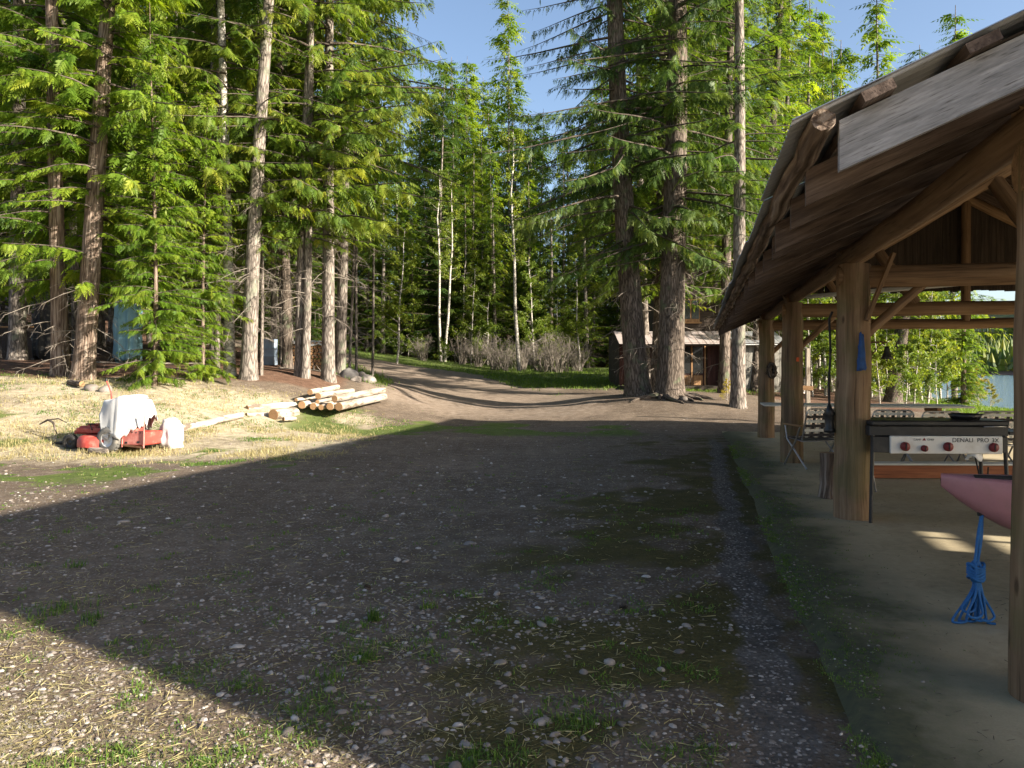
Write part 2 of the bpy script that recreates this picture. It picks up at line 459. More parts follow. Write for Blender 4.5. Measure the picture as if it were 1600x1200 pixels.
MT['steel'] = plain('grey steel', (.35,.35,.36), .35, .8, .3, 9)
MT['bronze'] = plain('dark bronze', (.06,.055,.04), .5, .6, .4, 12)
MT['barrel'] = plain('blue grey barrel', (.24,.31,.40), .5, 0, .25, 4, (.20,.22,.23))
MT['bluetarp'] = plain('pale blue tarp', (.22,.42,.52), .55, 0, .2, 2.5, (.36,.45,.48), .005)
MT['glass'] = plain('dark window glass', (.012,.013,.014), .08, 0, .2, 2, None, 0.0005, .6)
MT['red_knob'] = plain('dark red knob', (.16,.015,.018), .4, 0, .2, 9)
MT['ink'] = plain('black lettering', (.02,.02,.02), .6, 0, .1, 9)
MT['web_dark'] = plain('dark webbing', (.035,.03,.03), .8, 0, .3, 30)
MT['web_white'] = plain('white webbing', (.58,.56,.50), .8, 0, .2, 30)
MT['tin_tile'] = plain('weathered roof tile', (.36,.31,.29), .7, .1, .35, 3, (.22,.15,.12))
MT['grey_wall'] = wood('grey board wall', (.13,.125,.11), (.24,.23,.205), (.33,.32,.29), 20, .85, 0, .003)
MT['paper'] = plain('white paper', (.75,.74,.72), .8, 0, .08, 5)
MT['orange_tag'] = plain('orange ribbon', (.55,.09,.02), .7, 0, .2, 9)
def end_grain():
    m, nt, b = mat_new('cut log end')
    t = attr(nt, 'tex')
    sep = nt.nodes.new('ShaderNodeSeparateXYZ'); nt.links.new(t, sep.inputs[0])
    r = math_n(nt, 'POWER', math_n(nt, 'ADD', math_n(nt, 'POWER', sep.outputs[0], 2), math_n(nt, 'POWER', sep.outputs[1], 2)), .5)
    rr = math_n(nt, 'ADD', r, math_n(nt, 'MULTIPLY', noise(nt, t, 14, 3), .02))
    ring = math_n(nt, 'SINE', math_n(nt, 'MULTIPLY', rr, 420))
    col = ramp(nt, math_n(nt, 'ADD', math_n(nt, 'MULTIPLY', ring, .18), noise(nt, t, 9, 5)), [(.2,(.13,.06,.025)),(.5,(.27,.145,.065)),(.8,(.38,.24,.12))])
    nt.links.new(col, b.inputs['Base Color']); b.inputs['Roughness'].default_value = .9
    bump(nt, b, ring, .3, .002)
    return m
MT['log_end'] = end_grain()
def stone_mat():
    m, nt, b = mat_new('river stone')
    ti = attr(nt, 'tint', 'Fac'); oi = nt.nodes.new('ShaderNodeObjectInfo')
    g = nt.nodes.new('ShaderNodeNewGeometry')
    f = math_n(nt, 'FRACT', math_n(nt, 'ADD', ti, oi.outputs['Random']))
    col = ramp(nt, f, [(0,(.10,.083,.07)),(.3,(.19,.162,.138)),(.5,(.26,.225,.195)),(.7,(.16,.128,.105)),(.9,(.38,.35,.315)),(1,(.14,.13,.125))])
    col = mix(nt, .6, col, ramp(nt, noise(nt, g.outputs['Position'], 38, 4), [(.3,(.55,.52,.5)),(.7,(1.2,1.2,1.2))]), 'MULTIPLY')
    nt.links.new(col, b.inputs['Base Color']); b.inputs['Roughness'].default_value = .75
    return m
MT['stone'] = stone_mat()

# ------------------------------------------------------------------ ground
ROADPTS = np.array([(0.5,-20),(0.3,5),(-.3,18),(-1.0,26),(-2.0,33),(-4.6,40),(-9.5,46),(-17,51),(-28,55)], float)
def road_dist(x, y):
    best = np.full(np.shape(x), 1e9)
    for a, b in zip(ROADPTS[:-1], ROADPTS[1:]):
        d = b-a; t = np.clip(((x-a[0])*d[0]+(y-a[1])*d[1])/(d@d), 0, 1)
        best = np.minimum(best, np.hypot(x-a[0]-t*d[0], y-a[1]-t*d[1]))
    return best
def road_x(y): return np.interp(y, ROADPTS[:,1], ROADPTS[:,0])
def masks(x, y):
    rd = road_dist(x, y)
    p = x*CA-y*SA; a = x*SA+y*CA
    n = fbm(x, y, .35, 2); n2 = fbm(x, y, 1.1, 4)
    left = road_x(y)-x                    # metres left of the road centre
    forest = ss(-.8, .8, (y-(23.4-ss(6, 12, left)*2.6+(n-.5)*2.0)))*ss(3.6, 5.2, left)
    forest = np.maximum(forest, ss(56, 62, y+(n-.5)*6)*(1-ss(20, 26, -p*0+x)*.0))
    forest = np.maximum(forest, ss(8, 10.5, x+(n-.5)*3)*ss(24.5, 27, y)*(1-ss(6, 9, p)))
    forest = np.maximum(forest, ss(16, 22, -x)*ss(10, 14, y))
    grass = ss(32, 36, y+(n-.5)*6+np.clip(x, 0, 8)*.2)*(1-ss(56, 61, y))*ss(2.4, 3.6, rd+(n2-.5)*1.2)*ss(-1, 1, x-road_x(y))*(1-ss(9, 11, x))
    grass = np.maximum(grass, ss(-10.5, -8.5, x)*ss(46.5, 48.5, y+(n-.5)*2)*(1-ss(56, 61, y))*(1-ss(9, 11, x)))
    grass = np.maximum(grass, .75*ss(26, 28, y)*(1-ss(50, 56, y))*ss(2.8, 3.6, left)*(1-ss(4.2, 5.5, left)))
    # green patches on the sunny side and in front of the logs
    gp = ss(.52, .66, .6*fbm(x, y, .55, 21)+.4*fbm(x, y, 2.2, 22))*(1-.75*ss(17, 19, y))*ss(-1.0, -3.5, x+ss(18, 24, y)*0)*ss(9, 12, y)*(1-ss(20.5, 22.5, y))
    gp = np.maximum(gp, .8*ss(.47, .6, fbm(x, y, .7, 31))*ss(16, 18.5, y)*(1-ss(21.5, 24, y))*(1-ss(2.5, 4, x))*ss(-7, -5, x))
    gp = np.maximum(gp, ss(.54, .66, fbm(x, y, 2.6, 41))*.42*(1-ss(9, 13, y))*(1-ss(-.2, 1.2, p)))
    grass = np.maximum(grass, gp)
    grass = np.maximum(grass, .8*ss(8, 11, p+(n-.5)*3)*(1-ss(14, 17, p+(n-.5)*3))*ss(14, 20, y))
    dry = ss(-2.2, -4.2, x)*ss(12, 14.5, y)*(1-ss(21, 23.5, y))*(.55+.6*(n2-.3))
    lite = ss(-.3, -1.8, x*.82+y*.57-1.2-.25)     # straw litter in the open, away from the wheel tracks
    dry = np.maximum(dry, .25*ss(.5, .64, .5*fbm(x, y, .8, 51)+.5*fbm(x, y, 3.1, 52))*(1-ss(11, 15, y))*(1-ss(-3, 0, p)))
    dry = np.maximum(dry, .7*ss(.1, -1.6, p*.37+(a-3.15)*.93+.66)*ss(8, 5, y))  # dry straw wedge along the shadow edge; sunlit ground also painted paler
    moss = .8*ss(.42, .66, .5*fbm(x, y, .9, 61)+.5*fbm(x, y, 3.3, 62)+.12*ss(-2.2, .2, p)-.03)*ss(-3.4, -.6, p)*(1-ss(17, 20, a))*(1-ss(.9, 1.3, p))
    drip = .8*ss(.14, .26, p+(n2-.5)*.25)*(1-ss(.42, .52, p+(n2-.5)*.2))*ss(-3, 0, a)*(1-ss(16, 19, a))
    beach = ss(14.5, 19, p+(n-.5)*4)*(1-ss(100, 120, p))
    red = ss(20, 28, y+(n-.5)*3)*(1-ss(3.2, 4.4, rd+(n2-.5)*1.6))
    return forest, np.clip(grass, 0, 1), np.clip(dry, 0, 1), np.clip(moss, 0, 1), drip, beach, red
def axis_grid(stops):
    out = []
    for a, b, s in stops:
        n = max(1, int(round((b-a)/s))); out.append(np.linspace(a, b, n, endpoint=False))
    return np.concatenate(out+[np.array([stops[-1][1]])])
gx = axis_grid([(-700,-200,45),(-200,-60,9),(-60,-16,1.4),(-16,-9,.35),(-9,6,.16),(6,14,.4),(14,60,1.5),(60,200,8),(200,800,30)])
gy = axis_grid([(-60,-6,3),(-6,1.8,.6),(1.8,9,.12),(9,26,.2),(26,60,.5),(60,120,2.5),(120,300,10),(300,900,35)])
GX, GY = np.meshgrid(gx, gy, indexing='ij')
gz = hgt(GX.ravel(), GY.ravel())
mb = MB()
ni, nj = GX.shape
ii = np.arange(ni-1)[:,None]; jj = np.arange(nj-1)[None,:]
quads = np.stack([ii*nj+jj, (ii+1)*nj+jj, (ii+1)*nj+jj+1, ii*nj+jj+1], 2).reshape(-1, 4)
gv = np.stack([GX.ravel(), GY.ravel(), gz], 1)
mb.add(gv, quads)
def ground_mat():
    m, nt, b = mat_new('ground')
    g = nt.nodes.new('ShaderNodeNewGeometry'); pos = g.outputs['Position']
    s1 = nt.nodes.new('ShaderNodeSeparateColor'); nt.links.new(attr(nt, 'mask_a', 'Color'), s1.inputs[0])
    s2 = nt.nodes.new('ShaderNodeSeparateColor'); nt.links.new(attr(nt, 'mask_b', 'Color'), s2.inputs[0])
    nbig = noise(nt, pos, .55, 5, .6); nmid = noise(nt, pos, 4.5, 6, .68); nfin = noise(nt, pos, 38, 4, .7)
    vo = nt.nodes.new('ShaderNodeTexVoronoi'); vo.inputs['Scale'].default_value = 42; nt.links.new(pos, vo.inputs['Vector'])
    sc = nt.nodes.new('ShaderNodeSeparateColor'); nt.links.new(vo.outputs['Color'], sc.inputs[0])
    mx = math_n(nt, 'ADD', math_n(nt, 'MULTIPLY', nmid, .55), math_n(nt, 'MULTIPLY', nfin, .45))
    dirt = ramp(nt, mx, [(.3,(.058,.042,.029)),(.5,(.118,.090,.066)),(.7,(.205,.162,.122))])
    dirt = mix(nt, .7, dirt, ramp(nt, nbig, [(.3,(.68,.64,.6)),(.7,(1.3,1.28,1.25))]), 'MULTIPLY')
    # grit: small stones as cells, light and dark
    cell = ramp(nt, sc.outputs[0], [(.0,(.08,.066,.054)),(.55,(.16,.135,.112)),(.8,(.25,.22,.19)),(1,(.38,.345,.31))])
    rim = ramp(nt, vo.outputs['Distance'], [(.30,(1,1,1)),(.52,(0,0,0))])
    pick = ramp(nt, sc.outputs[1], [(.48,(0,0,0)),(.52,(1,1,1))])
    grit = math_n(nt, 'MULTIPLY', rim, pick)
    dirt = mix(nt, math_n(nt, 'MULTIPLY', grit, .8), dirt, cell)
    def edge(mask, lo, hi, amt=.55):
        f = math_n(nt, 'ADD', mask, math_n(nt, 'MULTIPLY', math_n(nt, 'SUBTRACT', mx, .5), amt))
        return ramp(nt, f, [(lo,(0,0,0)),(hi,(1,1,1))])
    red = ramp(nt, mx, [(.3,(.105,.078,.056)),(.5,(.20,.155,.118)),(.72,(.33,.27,.215))])
    col = mix(nt, edge(s2.outputs[2], .35, .65), dirt, red)
    dry = ramp(nt, mx, [(.3,(.19,.15,.095)),(.5,(.35,.295,.20)),(.7,(.50,.44,.33))])
    col = mix(nt, edge(s1.outputs[2], .3, .7, .9), col, dry)
    needles = ramp(nt, mx, [(.3,(.045,.026,.018)),(.5,(.115,.066,.044)),(.72,(.23,.145,.10))])
    col = mix(nt, edge(s1.outputs[0], .35, .65), col, needles)
    moss = ramp(nt, mx, [(.3,(.022,.022,.007)),(.52,(.062,.055,.014)),(.75,(.115,.085,.022))])
    col = mix(nt, math_n(nt, 'MULTIPLY', edge(s2.outputs[0], .4, .7, 1.0), .85), col, moss)
    green = ramp(nt, mx, [(.3,(.035,.055,.012)),(.5,(.075,.11,.02)),(.72,(.14,.16,.04))])
    col = mix(nt, math_n(nt, 'MULTIPLY', edge(s1.outputs[1], .4, .75, .9), .9), col, green)
    grv = ramp(nt, mx, [(.3,(.035,.030,.026)),(.5,(.085,.074,.064)),(.7,(.17,.15,.13))])
    col = mix(nt, edge(s2.outputs[1], .4, .6, .5), col, mix(nt, grit, grv, cell))
    al = attr(nt, 'mask_b', 'Alpha')
    sand = ramp(nt, mx, [(.3,(.22,.19,.155)),(.5,(.36,.325,.275)),(.7,(.48,.44,.39))])
    col = mix(nt, edge(al, .4, .6, .4), col, sand)
    # far hill across the lake is wooded
    hillm = attr(nt, 'hill', 'Fac')
    col = mix(nt, hillm, col, ramp(nt, noise(nt, pos, .12, 4), [(.3,(.02,.035,.014)),(.7,(.06,.08,.025))]))
    nt.links.new(col, b.inputs['Base Color'])
    b.inputs['Roughness'].default_value = .95; b.inputs['Specular IOR Level'].default_value = .12
    h = math_n(nt, 'ADD', math_n(nt, 'MULTIPLY', mx, 1.0), math_n(nt, 'MULTIPLY', grit, .25))
    bump(nt, b, h, .9, .035)
    return m
ground = mb.build('ground', ground_mat())
tag(ground, kind='structure')
mk = masks(GX.ravel(), GY.ravel())
def col_attr(me, name, chans):
    a = me.attributes.new(name, 'FLOAT_COLOR', 'POINT')
    a.data.foreach_set('color', np.stack(chans, 1).astype(np.float32).ravel())
col_attr(ground.data, 'mask_a', [mk[0], mk[1], mk[2], np.ones_like(gz)])
col_attr(ground.data, 'mask_b', [mk[3], mk[4], mk[6], mk[5]])
gp_ = GX.ravel()*CA-GY.ravel()*SA
a_ = ground.data.attributes.new('hill', 'FLOAT', 'POINT')
a_.data.foreach_set('value', ss(128, 145, gp_).astype(np.float32))

# lake
def water_mat():
    m, nt, b = mat_new('lake water')
    b.inputs['Base Color'].default_value = (.05,.10,.13,1); b.inputs['Roughness'].default_value = .12
    b.inputs['IOR'].default_value = 1.33
    g = nt.nodes.new('ShaderNodeNewGeometry')
    v = vecscale(nt, g.outputs['Position'], (.6, 1.3, 1))
    n1 = noise(nt, v, 1.4, 4); bump(nt, b, n1, .5, .12)
    return m
mb = MB()
c = [PA(12, -300, LAKE), PA(180, -300, LAKE), PA(180, 900, LAKE), PA(12, 900, LAKE)]
mb.add(c, [[0,1,2,3]])
tag(mb.build('lake', water_mat()), kind='structure')

# concrete slab of the pavilion
def slab_mat():
    m, nt, b = mat_new('concrete slab')
    t = attr(nt, 'tex')
    n1 = noise(nt, t, 1.1, 6, .6); n2 = noise(nt, t, 14, 5, .65); n3 = noise(nt, t, 90, 2)
    f = math_n(nt, 'ADD', math_n(nt, 'MULTIPLY', n1, .5), math_n(nt, 'ADD', math_n(nt, 'MULTIPLY', n2, .35), math_n(nt, 'MULTIPLY', n3, .15)))
    col = ramp(nt, f, [(.3,(.19,.152,.09)),(.5,(.32,.265,.165)),(.7,(.43,.37,.25))])
    sep = nt.nodes.new('ShaderNodeSeparateXYZ'); nt.links.new(t, sep.inputs[0])
    # moss and wet dirt creep in from the open side (tex x = metres from that edge)
    e = math_n(nt, 'ADD', sep.outputs[0], math_n(nt, 'MULTIPLY', math_n(nt, 'SUBTRACT', n1, .5), -1.6))
    e = math_n(nt, 'ADD', e, math_n(nt, 'MULTIPLY', math_n(nt, 'SUBTRACT', n2, .5), -.5))
    mo = ramp(nt, e, [(.30,(1,1,1)),(.85,(0,0,0))])
    mcol = ramp(nt, n2, [(.3,(.018,.02,.008)),(.55,(.042,.045,.014)),(.75,(.07,.068,.022))])
    col = mix(nt, math_n(nt, 'MULTIPLY', mo, .93), col, mcol)
    nt.links.new(col, b.inputs['Base Color']); b.inputs['Roughness'].default_value = .88
    bump(nt, b, f, .5, .012)
    return m
mb = MB()
P0, P1, A0, A1 = .56, 9.6, 2.2, 18.9
us = np.r_[np.linspace(P0, 2, 14), np.linspace(2.4, P1, 10)]; as_ = np.linspace(A0, A1, 60)
vv = []; tt = []
for u in us:
    for a in as_:
        uu = u
        if u == P0: uu = u+.22*(fbm(np.array([a]), np.array([0.]), 1.5, 71)[0]-.5)
        z = .05 if u > P0 else -.03
        vv.append(PA(uu, a, z)); tt.append((uu-P0, a, 0))
n2_ = len(as_)
q = [[i*n2_+j, (i+1)*n2_+j, (i+1)*n2_+j+1, i*n2_+j+1] for i in range(len(us)-1) for j in range(n2_-1)]
mb.add(vv, q, tt)
# outer skirts
for ring in ([PA(P0,A0),PA(P1,A0)], [PA(P1,A0),PA(P1,A1)], [PA(P1,A1),PA(P0,A1)]):
    a, b2 = ring
    mb.add([(a[0],a[1],.05),(b2[0],b2[1],.05),(b2[0],b2[1],-.6),(a[0],a[1],-.6)], [[0,1,2,3]], [(3,0,0),(3,1,0),(3,1,1),(3,0,1)])
tag(mb.build('concrete_slab', slab_mat()), kind='structure')

# ------------------------------------------------------------------ pavilion
PAV = PA(5.2, 10.9, .05)
pav = thing('log_pavilion', 'open log pavilion with weathered rafters and corrugated metal roof over concrete slab', 'pavilion', tuple(PAV), -ANG)
def PL(p, a, z): return np.array([p-5.2, a-10.9, z-.05])     # pavilion frame -> its own local coordinates
rnd = random.Random(4)
def logpath(a, b, n=7, wob=.012, seed=0):
    r = np.random.RandomState(seed); a = np.asarray(a, float); b = np.asarray(b, float)
    t = np.linspace(0, 1, n)[:,None]
    w = (r.rand(n, 3)-.5)*2*wob; w[0] = w[-1] = 0
    return a+(b-a)*t+w
POST_A = [3.94, 8.28, 12.93, 17.45]
POST_P = [1.53, 1.47, 1.42, 1.40]
RIDGE_P = 5.2
TIE_Z = 2.385
def roof_z(p):                      # top of the rafters; shallower over the eaves
    q = p if p <= RIDGE_P else 2*RIDGE_P-p
    return 2.42+.43*(q-.45) if q < 1.5 else 2.42+.43*1.05+.60*(q-1.5)
for i, a in enumerate(POST_A):
    for sgn in (0, 1):
        p = POST_P[i] if sgn == 0 else 2*RIDGE_P-POST_P[i]
        mb = MB(); r = .165 if i else .168
        pts = logpath(PL(p,a,.045), PL(p+.015,a,2.50), 12, .008, 40+i+sgn*9)
        rad = np.linspace(r*1.06, r*.93, 12)
        mb.tube(pts, rad, 20, rough=.045, seed=40+i+sgn*9)
        mb.build('post', MT['log_post'], pav)
        mb = MB()      # knee brace up to the tie beam
        s = 1 if sgn == 0 else -1
        mb.tube(logpath(PL(p+s*.10,a+.02,1.80), PL(p+s*.66,a+.03,TIE_Z-.06), 6, .006, 70+i), np.linspace(.05,.042,6), 9, rough=.05, seed=70+i)
        mb.build('knee_brace', MT['log_beam'], pav)
        mb = MB()      # log rafter of the truss
        e0 = PL(p-s*.10, a+.01, 2.56); e1 = PL(RIDGE_P, a+.01, 2.56+.60*(RIDGE_P-POST_P[i]+.1))
        mb.tube(logpath(e0, e1, 9, .012, 80+i+sgn*4), np.linspace(.115,.10,9), 14, rough=.04, seed=80+i)
        mb.build('log_rafter', MT['log_beam'], pav)
        mb = MB()      # strut from the tie beam up to the rafter
        mb.tube(logpath(PL(p+s*1.75,a,TIE_Z+.08), PL(p+s*1.22,a,2.56+.6*1.2), 6, .006, 90+i), np.linspace(.085,.075,6), 12, rough=.04, seed=90+i)
        mb.build('strut', MT['log_beam'], pav)
    mb = MB()
    mb.tube(logpath(PL(POST_P[i]-.14,a,TIE_Z), PL(2*RIDGE_P-POST_P[i]+.14,a,TIE_Z), 11, .012, 20+i), np.linspace(.108,.098,11), 14, rough=.04, seed=20+i)
    mb.build('tie_beam', MT['log_beam'], pav)
    mb = MB()
    mb.tube(logpath(PL(RIDGE_P,a,TIE_Z+.05), PL(RIDGE_P,a,2.56+.6*3.7), 6, .006, 30+i), .09, 12, rough=.04, seed=30+i)
    mb.build('king_post', MT['log_beam'], pav)
# split slab nailed to the second post
mb = MB(); mb.bar(PL(1.56, 8.10, 1.95), PL(1.80, 8.12, 2.58), .075, .03, tint=.6)
mb.build('brace_slab', MT['log_beam'], pav)
for sgn in (0, 1):
    mb = MB(); p = 1.45 if sgn == 0 else 2*RIDGE_P-1.45
    mb.tube(logpath(PL(p,3.3,2.575), PL(p,19.6,2.575), 14, .012, 55+sgn), .085, 12, rough=.05, seed=55+sgn)
    mb.build('wall_plate', MT['log_beam'], pav)
mb = MB(); mb.tube(logpath(PL(RIDGE_P,3.2,roof_z(RIDGE_P)-.19), PL(RIDGE_P,19.6,roof_z(RIDGE_P)-.19), 10, .01, 58), .10, 12, rough=.04, seed=58)
mb.build('ridge_beam', MT['log_beam'], pav)
# rafter boards: outer piece over the eave + upper piece to the ridge
def rafter_board(a, h, th, p_in, mat, jit, sgn, drop=0.0):
    mb = MB()
    q = [p_in, 1.5, RIDGE_P-.02]
    top = [roof_z(p_in)+jit-drop, roof_z(1.5)+jit-drop, roof_z(RIDGE_P-.02)+jit-drop]
    v = []; tx = []; L = [0, 1.14, 5.5]
    for yy in (-th/2, th/2):
        for k in range(3):
            pp = q[k] if sgn == 0 else 2*RIDGE_P-q[k]
            for zz in (top[k], top[k]-h*(1.0)):
                v.append(PL(pp, a+yy, zz)); tx.append((yy+a*3.3, zz-top[k]+a*1.7, L[k]+a*.9))
    f = []
    for k in range(2):
        b0 = k*2
        f += [[b0,b0+2,b0+3,b0+1], [6+b0,6+b0+1,6+b0+3,6+b0+2], [b0,6+b0,6+b0+2,b0+2], [b0+1,b0+3,6+b0+3,6+b0+1]]
    f += [[0,1,7,6],[4,10,11,5]]
    if sgn: f = [x[::-1] for x in f]
    mb.add(v, f, tx, smooth=False)
    return mb.build('rafter_board', mat, pav)
ra = [3.30, 3.93]+[4.62+.70*i for i in range(22)]
for sgn in (0, 1):
    for i, a in enumerate(ra):
        mat = MT['board_grey'] if i == 0 else MT['board_brown']
        h = .195 if i == 0 else (.165 if i % 3 else .185)
        pin = (.535 if i == 0 else .50+.05*rnd.random()-.02)
        rafter_board(a, h, .038, pin, mat, (0.0 if i == 0 else -.006+.012*rnd.random()), sgn, 0 if i == 0 else .012)
# straps (purlins) across the rafters, under the sheets, broken into lengths
for sgn in (0, 1):
    ps = [.66, 1.02, 1.46]+[1.95+.5*i for i in range(7)]
    for j, p in enumerate(ps):
        mb = MB(); pp = p if sgn == 0 else 2*RIDGE_P-p
        a0 = 3.19+.03*rnd.random()
        sl = .43 if p < 1.5 else .6
        ang = math.atan(sl)*(1 if sgn == 0 else -1)
        R = np.array([[math.cos(ang),0,-math.sin(ang)],[0,1,0],[math.sin(ang),0,math.cos(ang)]])
        c = PL(pp, (a0+19.75)/2, roof_z(p)+.028)
        mb.box(c, (.12,19.75-a0,.04), R, 0, 1)
        mb.build('roof_strap', MT['board_brown'], pav)
    mb = MB(); p = .47 if sgn == 0 else 2*RIDGE_P-.47
    n_ = 60; rs = np.random.RandomState(sgn+3)
    pts = [PL(p+.012*(rs.rand()-.5)*2, 3.24+16.5*k/(n_-1), 2.43+.02+.012*(rs.rand()-.5)) for k in range(n_)]
    mb.tube(pts, .042+.012*rs.rand(n_), 9, rough=.12, seed=5+sgn)
    mb.build('eave_pole', MT['bark_cedar'], pav)
# closed board deck over the rafters
for sgn in (0, 1):
    for j in range(11):
        p0_ = .58+j*.415; p1_ = min(p0_+.40, RIDGE_P)
        mb = MB(); q0 = p0_ if sgn == 0 else 2*RIDGE_P-p0_; q1 = p1_ if sgn == 0 else 2*RIDGE_P-p1_
        if j < (1 if sgn == 0 else 3): continue  # lower boards left out on the unseen lake side so sun reaches the slab
        mb.add([PL(q0,3.25,roof_z(p0_)+.006),PL(q1,3.25,roof_z(p1_)+.006),PL(q1,19.7,roof_z(p1_)+.006),PL(q0,19.7,roof_z(p0_)+.006)], [[0,1,2,3]],
               [(q0+j,0,0),(q1+j,0,0),(q1+j,0,15),(q0+j,0,15)], smooth=False)
        mb.build('roof_deck_board', MT['dark_wood'], pav)
# corrugated sheets, each its own piece
def sheet(width, sgn, skew=None):
    mb = MB(); n = int(width/.0105)
    prof = [.36, .93, 1.5, 3.3, RIDGE_P+.03] if skew is None else [skew, 2.2, 3.3, RIDGE_P+.03]
    v = []; tx = []
    for k, p in enumerate(prof):
        for i in range(n+1):
            y = width*i/n
            z = roof_z(min(p, RIDGE_P))+.066+.0085*math.sin(2*math.pi*y/.076)
            pp = p if sgn == 0 else 2*RIDGE_P-p
            v.append((pp-5.2, y, z-.05)); tx.append((y*.4, p, 0))
    m_ = n+1
    f = [[k*m_+i, k*m_+i+1, (k+1)*m_+i+1, (k+1)*m_+i] for k in range(len(prof)-1) for i in range(n)]
    mb.add(v, f, tx)
    return mb.build('roof_sheet', MT['metal_roof'], link=False)
shw = .765
sm0 = sheet(shw, 0); sm1 = sheet(shw, 1); sm2 = sheet(shw, 1, 1.56)
for i in range(22):
    for sgn, sm in ((0, sm0), (1, sm1)):
        o = obj('roof_sheet', sm2 if (sgn and i == 3) else sm, pav)      # unseen lake-side sheet cut short to let a patch of sun in
        o.location = (rnd.uniform(-.012,.012), 3.205+i*.76-10.9, (i % 2)*.0045)
# unseen roof pieces added past the gable to throw the yard's straight shadow edge
for corners in ([(RIDGE_P,3.2),(2*RIDGE_P-.36,3.2),(2*RIDGE_P-.36,-.75),(RIDGE_P,2.65)], [(2.6,3.2),(RIDGE_P-.004,3.2),(RIDGE_P-.004,2.65)]):
    mb = MB(); v = [PL(p, a, roof_z(p)+.06) for p, a in corners]; n_ = len(v)
    if n_ == 4: v[3] = PL(RIDGE_P, 2.65, roof_z(RIDGE_P)+.06)
    v += [q-np.array([0,0,.05]) for q in v]
    mb.add(v, [list(range(n_)), list(range(2*n_-1, n_-1, -1))], smooth=False)
    mb.add(v, [[k, n_+k, n_+(k+1) % n_, (k+1) % n_] for k in range(n_)], smooth=False)
    mb.build('added_shadow_roof', MT['metal_roof'], pav)
mb = MB(); mb.tube(logpath(PL(8.95,.3,.0), PL(8.95,.3,2.62), 8, .006, 3), .14, 14, rough=.04, seed=3); mb.build('post', MT['log_post'], pav)

# far gable closed with vertical boards above the last tie beam
gb = .62
while gb < 2*RIDGE_P-.6:
    z1_ = roof_z(gb+.07)-.2; z0_ = 3.02+.04*rnd.random()
    if z1_ > z0_+.05:
        mb = MB(); mb.box(PL(gb+.07, 17.62, (z0_+z1_)/2), (.135,.025,z1_-z0_), None, 0, 2); mb.build('gable_board', MT['dark_wood'], pav)
    gb += .14
# white painted board stored across the tie beams
mb = MB(); mb.bar(PA(1.55, 12.2, 2.53), PA(5.4, 8.5, 2.53), .16, .045, tint=.5, bev=.004)
tag(mb.build('stored_plank', MT['ply_white']), 'long white painted board lying across the pavilion tie beams', 'board')

# ------------------------------------------------------------------ trees
def frond_template(pairs, seed, wid=.26, fine=True):
    r = np.random.RandomState(seed); v = []; f = []
    def leafq(o, d, l, w):
        d = d/np.linalg.norm(d); s = np.cross(d, (0,0,1.)); s /= np.linalg.norm(s)+1e-9
        b = len(v)
        v.extend([o, o+d*l*.5+s*w, o+d*l, o+d*l*.45-s*w]); f.append([b,b+1,b+2,b+3])
    for i in range(pairs):
        t = (i+.6)/(pairs+.6)
        o = np.array([t*.86, 0, -.16*t*t])
        l = .40*(1-.72*t)*(.8+.4*r.rand())
        for sg in (1, -1):
            a = math.radians(48+14*r.rand()-10*t)
            leafq(o, np.array([math.cos(a), sg*math.sin(a), -.22-.25*r.rand()]), l, l*wid*(.8+.4*r.rand())*.5)
    leafq(np.array([.8,0,-.11]), np.array([1.,0,-.35]), .26, .035)
    leafq(np.array([0,0,0.]), np.array([1.,0,-.08]), .85, .012)
    return np.array(v), np.array(f)
TF = [frond_template(8, s, .30) for s in range(4)]          # near sprays
TC = [frond_template(4, s+9, .46) for s in range(3)]        # coarse sprays (tops, far trees)
TN = [frond_template(8, s+20, .24) for s in range(3)]       # fine feathery sprays
class Fol:
    def __init__(s): s.o = []; s.d = []; s.u = []; s.l = []; s.t = []; s.k = []
    def put(s, o, d, u, l, t, k): s.o.append(o); s.d.append(d); s.u.append(u); s.l.append(l); s.t.append(t); s.k.append(k)
    def bake(s, mb, sets, seed=0):
        if not s.o: return
        o = np.array(s.o); d = np.array(s.d); u = np.array(s.u); l = np.array(s.l); t = np.array(s.t); k = np.array(s.k)
        d = d/np.linalg.norm(d, axis=1)[:,None]
        y = np.cross(u, d); y /= np.linalg.norm(y, axis=1)[:,None]+1e-9
        z = np.cross(d, y)
        tid = np.random.RandomState(seed).randint(0, 12, len(o))
        for ks, tpl in enumerate(sets):
            for ti, (tv, tf) in enumerate(tpl):
                m = (k == ks) & (tid % len(tpl) == ti)
                if not m.any(): continue
                v = o[m][:,None,:]+l[m][:,None,None]*(tv[None,:,0:1]*d[m][:,None,:]+tv[None,:,1:2]*y[m][:,None,:]+tv[None,:,2:3]*z[m][:,None,:])
                n = m.sum(); nv = len(tv)
                f = (tf[None]+(np.arange(n)*nv)[:,None,None]).reshape(-1, 4)
                mb.add(v.reshape(-1,3), f, None, np.repeat(t[m], nv)+np.tile(tv[:,0]*.25-.1, n), smooth=False)
